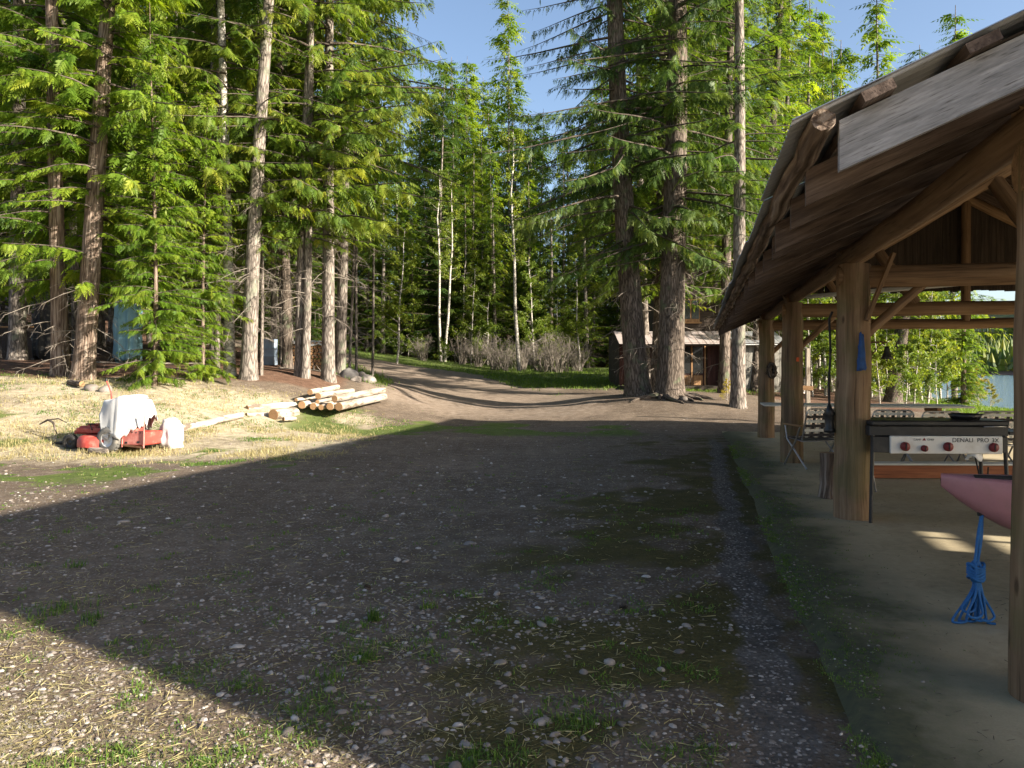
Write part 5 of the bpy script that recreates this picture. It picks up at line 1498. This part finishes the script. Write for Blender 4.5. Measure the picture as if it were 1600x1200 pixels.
sp_ = thing('log_stool', 'upright log stump on the slab beside the bell post', 'stump', (q[0], 8.9, SZ))
mb = MB(); mb.tube(logpath((0,0,0),(0.01,0,.50),7,.006,4), [.13,.12,.115,.112,.112,.115,.118], 16, rough=.08, seed=4, cap=False); mb.build('trunk', MT['bark_cedar'], sp_)
mb = MB(); th = np.arange(16)*2*math.pi/16; v = np.r_[np.stack([.01+.117*np.cos(th),.117*np.sin(th),0*th+.50],1),[[.01,0,.503]]]
mb.add(v, [[16,k,(k+1)%16] for k in range(16)], v, smooth=False); mb.build('cut_top', MT['log_end'], sp_)
# bell on its bracket, blue cloth, dark cord, ribbon, wreath
pa = PA(POST_P[1], POST_A[1])
bl = thing('hanging_bell', 'small dark bell hanging from a bracket on the second post', 'bell', (pa[0]+.29, pa[1]-.09, 1.585))
mb = MB(); mb.lathe([(.0,.125),(.018,.122),(.024,.10),(.032,.055),(.047,.02),(.062,.0),(.058,.0),(.04,.02),(.0,.09)], (0,0,0), 20); mb.build('bell_body', MT['bronze'], bl)
mb = MB(); mb.tube([(0,0,.08),(0,0,-.012)], .005, 6); mb.lathe([(0,-.022),(.010,-.014),(0,-.004)], (0,0,0), 10); mb.build('clapper', MT['bronze'], bl)
mb = MB(); mb.tube([(-.14,.03,.16),(-.05,.01,.165),(.0,0,.16),(.0,0,.12)], .007, 7); mb.tube([(-.15,.03,.02),(-.12,.02,.06),(-.08,.01,.12),(-.03,.005,.16)], .006, 6); mb.build('bracket', MT['rust'], bl)
def on_post(i, ang, r, z):
    c = PA(POST_P[i], POST_A[i]); return np.array([c[0]+math.sin(ang)*r, c[1]-math.cos(ang)*r, z])
mb = MB(); r8 = np.random.RandomState(2)
v = []; 
for k in range(12):
    z = 1.83-k*.033
    for s in range(4):
        pt_ = on_post(1, .02+.085*(s-1.5)*(.7+.12*k)*.9+.02*r8.randn(), .186+.010*(s % 2), z+.01*r8.randn()); v.append(pt_)
mb.add(v, [[k*4+s,k*4+s+1,(k+1)*4+s+1,(k+1)*4+s] for k in range(11) for s in range(3)])
bc = mb.build('blue_cloth', MT['blue_cloth']); md = bc.modifiers.new('thickness','SOLIDIFY'); md.thickness = .008
tag(bc, 'blue cloth hanging on the second pavilion post', 'cloth')
cd = thing('hanging_lantern', 'dark cord with a black lantern hanging by the second post', 'lantern', tuple(on_post(1,-1.75,.215,1.05)))
o0 = on_post(1,-1.75,.215,1.05)
mb = MB(); mb.tube([o0+[.03,0,1.0],o0+[.0,0,.93],o0+[.012,0,.6],o0+[-.005,0,.3],o0+[0,0,.10]], .011, 7, rough=.15); mb.build('cord', MT['rubber'], cd, org=o0)
mb = MB(); mb.lathe([(0,-.18),(.05,-.18),(.055,-.15),(.042,-.13),(.045,-.01),(.055,0),(.03,.05),(.012,.10),(0,.105)], tuple(o0), 14); mb.build('lantern_body', MT['black'], cd, org=o0)
mb = MB(); c0 = on_post(2, .15, .178, 1.60); mb.bar(c0, c0+np.array([.005,.0,.06]), .04, .008); 
tag(mb.build('orange_ribbon', MT['orange_tag']), 'small orange ribbon on the third pavilion post', 'ribbon')
wr = MB(); c0 = on_post(3, .35, .19, 1.45); rr = np.random.RandomState(4)
th = np.linspace(0, 2*math.pi, 25)[:-1]
wr.tube([c0+np.array([.055*math.cos(a), -.01+.02*rr.randn(), .12*math.sin(a)]) for a in th], .052, 7, closed=True, rough=.2, seed=4)
for k in range(60):
    a = rr.rand()*6.283; s_ = c0+np.array([.10*math.cos(a),-.02,.13*math.sin(a)]); wr.tube([s_, s_+rr.randn(3)*.045], [.006,.002], 3, cap=False)
tag(wr.build('twig_bundle', MT['bark_fir']), 'dark twig bundle hung on the farthest pavilion post', 'twig bundle')
# lit wooden post rail beyond the pavilion
q = W(1262, 628, 20.5)
gp = thing('rail_post', 'pale upright timber with short rail beyond the third post', 'post', (q[0], q[1], hz(q[0],q[1])))
mb = MB(); mb.bar((0,0,-.2),(0,0,1.95),.10,.09,bev=.006); mb.build('upright', MT['log_pale'], gp)
mb = MB(); mb.bar((-.45,.03,.95),(.12,-.05,.92),.04,.12,bev=.004); mb.build('rail', MT['plank_warm'], gp)

# ------------------------------------------------------------------ pink kayak on trestles with blue mooring rope
bow = W(1470, 749, 4.6)
axd = np.array([.985, -.17, 0]); axd /= np.linalg.norm(axd); side = np.array([-axd[1], axd[0], 0])
ky = thing('pink_kayak', 'pink kayak with dark deck groove resting on trestles under the roof', 'kayak', (bow[0]+1.5*axd[0], bow[1]+1.5*axd[1], .52))
ko = np.array([bow[0]+1.5*axd[0], bow[1]+1.5*axd[1], .52])
LEN = 3.1; ns = 30; nc = 20
def kay_sec(t):
    w = .335*(math.sin(math.pi*min(max(t,.0),1))**.62)+.004; 
    top = bow[2]-.02+.03*(1-math.sin(math.pi*t)); 
    rise = max(0, 1-t/.16)**1.6*.27+max(0, 1-(1-t)/.16)**1.6*.27
    bot = bow[2]-.31+rise
    return w, top, bot
v = []; tx = []
for i in range(ns):
    t = i/(ns-1); w, top, bot = kay_sec(t); c = bow+axd*LEN*t
    for j in range(nc):
        a = 2*math.pi*j/nc; ca, sa = math.cos(a), math.sin(a)
        ww_ = math.copysign(abs(ca)**.7, ca)*w*(1.0 if sa > -.2 else .92)
        zz = top+.025*sa if sa >= 0 else top+(top-bot)*math.copysign(abs(sa)**.85, sa)
        q = c+side*ww_; v.append((q[0], q[1], zz)); tx.append((ww_, zz, t*LEN))
f = [[i*nc+j, (i+1)*nc+j, (i+1)*nc+(j+1)%nc, i*nc+(j+1)%nc] for i in range(ns-1) for j in range(nc)]
mb = MB(); mb.add(v, f, tx); mb.build('hull', MT['pink_hull'], ky, org=ko)
mb = MB()
P_ = [bow+axd*LEN*t-side*kay_sec(t)[0]*.55+np.array([0,0,.012]) for t in np.linspace(.05,.42,9)]
mb.tube(P_, .028, 8); mb.build('deck_groove', MT['rubber'], ky, org=ko)
mb = MB(); c = bow+axd*LEN*.5; th = np.linspace(0,2*math.pi,29)[:-1]
mb.tube([c+axd*.42*math.cos(a)+side*.22*math.sin(a)+np.array([0,0,.03]) for a in th], .018, 8, closed=True); mb.build('cockpit_rim', MT['rubber'], ky, org=ko)
mb = MB(); hb = W(1528,803,4.54); mb.tube([hb, hb+axd*.16], .012, 8); mb.build('grab_bar', MT['black'], ky, org=ko)
for k, s in enumerate((.85, 2.35)):
    c = bow+axd*s; zt = bow[2]-.325
    sh = thing('trestle', 'wooden trestle carrying the pink kayak, %s' % ('under its bow half' if k == 0 else 'under its stern half'), 'trestle', (c[0], c[1], SZ))
    c0 = np.array([c[0], c[1], SZ])
    mb = MB(); mb.bar(c-side*.42+[0,0,zt-c[2]-.03], c+side*.42+[0,0,zt-c[2]-.03], .09, .06); mb.build('crossbar', MT['plank_warm'], sh, org=c0)
    for s2 in (-1,1):
        for s3 in (-1,1):
            t0 = c+side*.34*s2; mb = MB(); mb.bar((t0[0],t0[1],zt-.06), tuple(np.array([t0[0],t0[1],0])+axd*.16*s3+np.array([0,0,SZ])), .06, .035); mb.build('leg', MT['plank_warm'], sh, org=c0)
# rope hank
rp0 = hb+axd*.03
D = rp0[1]
def R3(px, py, dy=0.0): 
    w = W(px, py, D+dy); return w
rpz = np.array([W(1515,978,D)[0], D, SZ])
rp = thing('blue_rope', 'knotted hank of blue rope hanging from the kayak bow to the slab', 'rope', tuple(rpz))
rr = np.random.RandomState(9)
def smooth(P_, n=26):
    P_ = np.array(P_, float); t = np.linspace(0, 1, len(P_)); tt = np.linspace(0, 1, n)
    out = np.stack([np.interp(tt, t, P_[:,k]) for k in range(3)], 1)
    for _ in range(3): out[1:-1] = (out[:-2]+2*out[1:-1]+out[2:])/4
    return out
topz = rp0
strands = []
for k in range(5):       # from the bar to the knot
    a = np.array([rp0[0]+rr.uniform(-.012,.012), rp0[1]+rr.uniform(-.02,.02), rp0[2]]); b = R3(1524+rr.uniform(-4,4), 884, rr.uniform(-.02,.02))
    strands.append(smooth([a, a*.5+b*.5+np.array([rr.uniform(-.012,.012),0,0]), b], 14))
for k in range(7):       # loops below the knot, of unequal drop and width
    u = k/6; bx2 = 1497+u*44+rr.uniform(-3,3); by2 = 968+rr.uniform(-22,9); w2 = rr.uniform(8,15)*(1.25 if k in (0,6) else 1)
    top = R3(1525+rr.uniform(-5,5), 902, rr.uniform(-.02,.02)); dy_ = rr.uniform(-.05,.03)
    arc = [R3(bx2+w2*math.cos(a), by2-w2*.75+w2*.75*math.sin(a)*1.0, dy_-.03*math.sin(a)) for a in np.linspace(math.pi, 0, 7)]
    strands.append(smooth([top, R3(1517+u*14, 928, dy_*.4)]+arc+[R3(1523+u*9, 926, dy_*.4), top+[.008,0,0]], 44))
strands.append(smooth([R3(1530,905), R3(1538,940,-.02), R3(1541,972,-.03), R3(1548,978,-.04), R3(1556,979,-.05)], 20))
for s_ in strands:
    s_[:,2] = np.maximum(s_[:,2], SZ+.008)
    mb = MB(); mb.tube(s_, .0072, 6, rough=.06); mb.build('strand', MT['blue_rope'], rp, org=rpz)
mb = MB(); kc = R3(1525, 893)
for k in range(6):
    ph = rr.rand()*6.283
    mb.tube([kc+np.array([.042*math.cos(a), .038*math.sin(a), -.035+.014*k+.012*math.sin(a*2+ph)]) for a in np.linspace(0,2*math.pi,17)[:-1]], .009, 6, closed=True)
for k in range(3):
    mb.tube([kc+np.array([.040*math.sin(a)*math.cos(k*1.0), .036*math.sin(a)*math.sin(k*1.0+.4), .060*math.cos(a)]) for a in np.linspace(0,2*math.pi,17)[:-1]], .009, 6, closed=True)
mb.build('knot', MT['blue_rope'], rp, org=rpz)

# ------------------------------------------------------------------ loose stones, gravel, grass, litter
RS = np.random.RandomState(21)
def view_pts(n, d0, d1, pow_=1.0, x_lo=-40, x_hi=1640):
    """points on the yard, denser near the camera"""
    u = RS.rand(n); d = 1/(1/d1+(1/d0-1/d1)*u**pow_)
    px = RS.uniform(x_lo, x_hi, n); return (px-800)/F*d, d
# larger stones, one object each
x, y = view_pts(2400, 2.7, 13); pq = x*CA-y*SA
sel = np.where((pq < .0) & (np.abs(x) < 9) & (fbm(x, y, .9, 93)+.25*RS.rand(len(x)) > .64))[0][:240]
zz = hgt(x[sel], y[sel])
for i, k in enumerate(sel):
    s = (.009+.022*RS.rand()**2)*(1.5 if RS.rand() > .9 else 1)*(.7+.07*min(y[k],9))
    o = obj('stone', ROCK[i % 7], None, (x[k], y[k], zz[i]+s*.08), RS.rand()*6.28)
    o.scale = (s*RS.uniform(.9,1.4), s, s*RS.uniform(.6,1.0))
    tag(o, 'small rounded stone lying loose on the gravel yard', 'stone', 'loose stones on the gravel yard')
def gravel(name, x, y, z, s, label):
    N = len(x); mb = MB()
    t = (1+5**.5)/2
    base = np.array([(1,0,0),(-1,0,0),(0,1,0),(0,-1,0),(0,0,1),(0,0,-1)], float)
    # squashed irregular octahedra with a cut crown
    bv = np.array([(1,.1,0),(.35,.9,.05),(-.6,.75,0),(-1,-.1,.05),(-.3,-.95,0),(.65,-.7,.02),(.45,.3,.6),(-.35,.35,.66),(-.3,-.4,.6),(.35,-.35,.66)], float)
    bf4 = np.array([[6,7,8,9],[0,1,6,6],[0,6,9,5]]); 
    tri = np.array([[0,1,6],[1,2,7],[1,7,6],[2,3,7],[3,8,7],[3,4,8],[4,5,9],[4,9,8],[5,0,9],[0,6,9],[6,7,8],[6,8,9]])
    ph = RS.rand(N)*6.283; c, s_ = np.cos(ph), np.sin(ph)
    e = np.stack([RS.uniform(.8,1.5,N), RS.uniform(.7,1.1,N), RS.uniform(.5,1.0,N)], 1)
    V = bv[None]*e[:,None,:]*(1+.25*(RS.rand(N,10,1)-.5))
    X = V[...,0]*c[:,None]-V[...,1]*s_[:,None]; Y = V[...,0]*s_[:,None]+V[...,1]*c[:,None]
    V = np.stack([X*s[:,None]+x[:,None], Y*s[:,None]+y[:,None], V[...,2]*s[:,None]+z[:,None]-.1*s[:,None]], 2)
    f = (tri[None]+(np.arange(N)*10)[:,None,None]).reshape(-1,3)
    mb.add(V.reshape(-1,3), f, None, np.repeat(RS.rand(N),10), smooth=False)
    return tag(mb.build(name, MT['stone']), label, 'gravel', kind='stuff')
x, y = view_pts(30000, 2.3, 30, .8); pq = x*CA-y*SA; aq = x*SA+y*CA
mk_ = masks(x, y); dens = -.25+1.9*fbm(x, y, .8, 91)-.5*mk_[1]-.45*mk_[3]
keep = (pq < .25) & (RS.rand(len(x)) < dens) & (road_dist(x, y) < 9)
x, y = x[keep], y[keep]; z = hgt(x, y); s = (.005+.016*RS.rand(len(x))**3)*(.6+.09*np.minimum(y, 11))
gravel('gravel', x, y, z, s, 'fine pale gravel strewn over the dirt yard')
a_ = RS.uniform(2.3, 16.5, 9000); a_ = 2.3+14.2*RS.rand(9000)**1.7; p_ = RS.normal(.33, .07, 9000)+.06*(fbm(a_, a_*0, 1.2, 33)-.5)*2; kk = RS.rand(9000) < .35+1.1*fbm(p_*1.0, a_, 1.4, 35)-.2; p_ = p_[kk]; a_ = a_[kk]
x, y = p_*CA+a_*SA, -p_*SA+a_*CA; m_ = p_ < .5; x, y = x[m_], y[m_]
gravel('drip_line_gravel', x, y, hgt(x,y)-.004, .004+.012*RS.rand(len(x))**2.5, 'strip of dark gravel under the pavilion eave')
def blades(name, x, y, h, per, mat, label, cat, spread=.03, lay=.45, wd=.0035):
    N = len(x); z = hgt(x, y)
    X = np.repeat(x, per)+RS.randn(N*per)*np.repeat(spread*(.5+h/.06*.5), per); Y = np.repeat(y, per)+RS.randn(N*per)*np.repeat(spread*(.5+h/.06*.5), per)
    Z = np.repeat(z, per)-.004; H = np.repeat(h, per)*RS.uniform(.45,1.25,N*per); M = N*per
    ph = RS.rand(M)*6.283; L = np.abs(RS.randn(M))*lay*H
    dx, dy = np.cos(ph), np.sin(ph); W_ = wd*(.6+.8*RS.rand(M))*np.repeat(.55+.07*np.clip(y,0,40), per)
    b0 = np.stack([X-dy*W_, Y+dx*W_, Z], 1); b1 = np.stack([X+dy*W_, Y-dx*W_, Z], 1)
    m0 = np.stack([X+dx*L*.35-dy*W_*.7, Y+dy*L*.35+dx*W_*.7, Z+H*.6], 1); m1 = np.stack([X+dx*L*.35+dy*W_*.7, Y+dy*L*.35-dx*W_*.7, Z+H*.6], 1)
    tp_ = np.stack([X+dx*L, Y+dy*L, Z+H*(1-.25*np.clip(L/H,0,2))], 1)
    V = np.stack([b0,b1,m1,m0,tp_], 1).reshape(-1,3); k = np.arange(M)*5
    mb = MB(); tint = np.repeat(np.clip(.5+.22*RS.randn(M),0,1),5)
    mb.add(V, np.stack([k,k+1,k+2,k+3],1), None, tint, smooth=False)
    mb.fa.append((np.stack([k+3,k+2,k+4],1)+0, 0, False))
    return tag(mb.build(name, mat), label, cat, kind='stuff')
x, y = view_pts(30000, 2.4, 26, .75); pq = x*CA-y*SA; mk_ = masks(x, y)
g = np.maximum(mk_[1], .10*(fbm(x,y,1.7,15) > .56))
keep = (RS.rand(len(x)) < g*.9) & (pq < .1) & (mk_[0] < .5)
x, y = x[keep], y[keep]; blades('grass', x, y, .010+.022*RS.rand(len(x))*(1+mk_[1][keep]), 9, MT['grass'], 'patchy short green grass on the yard', 'grass', .03, 1.1)
x, y = view_pts(26000, 26, 60, .6); mk_ = masks(x, y); keep = RS.rand(len(x)) < mk_[1]
x, y = x[keep], y[keep]; blades('meadow_grass', x, y, .08+.10*RS.rand(len(x)), 5, MT['meadow'], 'bright green grass verge beyond the road', 'grass', .08, .5, .004)
x, y = view_pts(26000, 2.4, 25, .75, -40, 900); pq = x*CA-y*SA; mk_ = masks(x, y)
keep = (RS.rand(len(x)) < mk_[2]*.75) & (mk_[0] < .5)
x, y = x[keep], y[keep]; blades('dry_grass', x, y, .008+.022*RS.rand(len(x))**2*(1+4*ss(14,19,y)), 6, MT['drygrass'], 'pale dry grass and straw on the sunny bank', 'grass', .05, 2.6, .0028)
x, y = view_pts(24000, 12.5, 25, 1.0, -60, 640); mk_ = masks(x, y)
keep = (RS.rand(len(x)) < (mk_[2]*1.1-.1)*ss(.40, .60, fbm(x, y, .9, 17))) & (mk_[0] < .6); x, y = x[keep], y[keep]
blades('bank_grass', x, y, .03+.10*RS.rand(len(x))**2, 5, MT['drygrass'], 'tussocks of pale dry grass on the bank behind the mower', 'grass', .06, 1.2, .0026)
x, y = view_pts(9000, 12.5, 22, 1.0, -60, 640); pq = x*CA-y*SA; keep = (pq < -7.2) & (fbm(x, y, 1.1, 19) > .53+.05*RS.rand(len(x))); x, y = x[keep], y[keep]
blades('sunny_grass', x, y, .02+.05*RS.rand(len(x)), 6, MT['grass'], 'fresh green grass patches around the mower', 'grass', .06, .8, .003)
# straw and needle litter lying flat
x, y = view_pts(26000, 2.4, 24, .8); pq = x*CA-y*SA; keep = (pq < .1) & (RS.rand(len(x)) < .25+.9*masks(x,y)[2]); x, y = x[keep], y[keep]
N = len(x); z = hgt(x,y)+.006; ph = RS.rand(N)*6.283; l = RS.uniform(.012,.05,N)*(.6+.08*np.minimum(y,12)); w_ = .0014*(.6+.14*np.minimum(y,14))
dx, dy = np.cos(ph)*l, np.sin(ph)*l; nx_, ny_ = -np.sin(ph)*w_, np.cos(ph)*w_
V = np.stack([np.stack([x-dx+nx_,y-dy+ny_,z],1),np.stack([x+dx+nx_,y+dy+ny_,z+.008*RS.rand(N)],1),np.stack([x+dx-nx_,y+dy-ny_,z+.004],1),np.stack([x-dx-nx_,y-dy-ny_,z],1)],1).reshape(-1,3)
mb = MB(); mb.add(V, np.arange(N*4).reshape(-1,4), None, np.repeat(RS.rand(N),4), smooth=False)
tag(mb.build('straw_litter', MT['drygrass']), 'loose straw and dead twigs lying on the yard', 'litter', kind='stuff')
# moss and weeds creeping over the open edge of the slab
a_ = 2.4+14*RS.rand(5200)**1.6; p_ = .56+np.abs(RS.normal(0, .26, 5200)); kk = fbm(p_*3, a_, 1.1, 37) > .47; p_ = p_[kk]; a_ = a_[kk]
x, y = p_*CA+a_*SA, -p_*SA+a_*CA
N = len(x); hh = .006+.012*RS.rand(N)
_h = hgt
def hgt(x, y): return np.full(np.shape(x), .05)
blades('slab_moss', x, y, hh, 7, MT['grass'], 'dark moss and weeds on the open edge of the slab', 'moss', .02, 1.4, .0022)
gravel('slab_grit', x[::3]+.05*RS.randn(len(x[::3])), y[::3]+.1*RS.randn(len(x[::3])), np.full(len(x[::3]), .051), .003+.008*RS.rand(len(x[::3]))**3, 'loose grit washed onto the open edge of the slab')
hgt = _h
a_ = 2.6+14*RS.rand(1500)**1.4; p_ = .6+3.6*RS.rand(1500)**1.7; x, y = p_*CA+a_*SA, -p_*SA+a_*CA
N = len(x); z = np.full(N, .0535); ph = RS.rand(N)*6.283; l = RS.uniform(.008,.028,N)*(.6+.08*np.minimum(y,12)); w_ = .0013*(.6+.14*np.minimum(y,14))
dx, dy = np.cos(ph)*l, np.sin(ph)*l; nx_, ny_ = -np.sin(ph)*w_, np.cos(ph)*w_
V = np.stack([np.stack([x-dx+nx_,y-dy+ny_,z],1),np.stack([x+dx+nx_,y+dy+ny_,z+.004*RS.rand(N)],1),np.stack([x+dx-nx_,y+dy-ny_,z+.002],1),np.stack([x-dx-nx_,y-dy-ny_,z],1)],1).reshape(-1,3)
mb = MB(); mb.add(V, np.arange(N*4).reshape(-1,4), None, np.repeat(RS.rand(N),4), smooth=False)
tag(mb.build('slab_litter', MT['bark_fir']), 'dark needles and bits of bark on the concrete', 'litter', kind='stuff')
# distinct tufts and pine cones
def tuft(px, py, h, n, label, sp=.02):
    d = CAMH*F/(py-HOR); x = (px-800)/F*d; r = np.random.RandomState(int(px)); z = hz(x, d); mb = MB()
    for k in range(n):
        ph = r.rand()*6.283; b = np.array([r.randn()*sp, r.randn()*sp, 0]); hh = h*r.uniform(.5,1.1); L = hh*r.uniform(.1,.7)
        o_ = np.array([math.cos(ph)*L, math.sin(ph)*L, 0]); sd = np.array([-math.sin(ph), math.cos(ph), 0])*.003
        P_ = [b, b+o_*.3+[0,0,hh*.6], b+o_+[0,0,hh]]
        v = [P_[0]-sd,P_[0]+sd,P_[1]+sd*.8,P_[1]-sd*.8,P_[2]]
        mb.add(v, [[0,1,2,3]], None, r.rand(), smooth=False); mb.add(v, [[3,2,4]], None, r.rand(), smooth=False)
    o = mb.build('grass_tuft', MT['grass']); o.location = (x, d, z-.005); return tag(o, label, 'grass tuft')
tuft(583, 972, .11, 46, 'upright bright grass tuft beside the white stone on the yard', .018)
tuft(672, 950, .05, 60, 'low round dark green tuft near the upright grass tuft', .03)
tuft(570, 1030, .04, 70, 'broad low clover-like tuft nearest the upright grass tuft', .04)
tuft(510, 1065, .045, 110, 'long low patch of green weeds by the sunlit shadow corner', .07)
tuft(95, 955, .07, 90, 'wide green weed clump inside the edge of the pavilion shadow', .09)
tuft(145, 968, .06, 50, 'narrow green weed clump touching the shadow edge', .03)
tuft(118, 885, .06, 50, 'small green weed tuft in the middle of the shaded yard', .04)
def cone(px, py, label):
    d = CAMH*F/(py-HOR); x = (px-800)/F*d; mb = MB(); r = np.random.RandomState(int(px))
    for ring in range(7):
        n = 8; rad_ = .018*math.sin(math.pi*(.18+.75*ring/7))
        for k in range(n):
            a = k*6.283/n+ring*.4; c = np.array([ring*.008-.024, rad_*math.cos(a)*.7, rad_*math.sin(a)*.7+.014])
            dd_ = np.array([-.5, math.cos(a), math.sin(a)]); dd_ /= np.linalg.norm(dd_); s_ = np.cross(dd_, (1.,0,0)); s_ /= np.linalg.norm(s_)
            mb.add([c-s_*.004, c+s_*.004, c+dd_*.009+s_*.003, c+dd_*.009-s_*.003], [[0,1,2,3]], smooth=False)
    mb.tube([(-.026,0,.014),(.028,0,.014)], [.010,.005], 7)
    o = mb.build('fir_cone', MT['bark_fir']); o.location = (x, d, hz(x,d)); o.rotation_euler = (0,0,px); return tag(o, label, 'cone')
cone(574, 921, 'dark fir cone above the upright grass tuft')
cone(974, 953, 'dark fir cone on the mossy ground near the drip line')
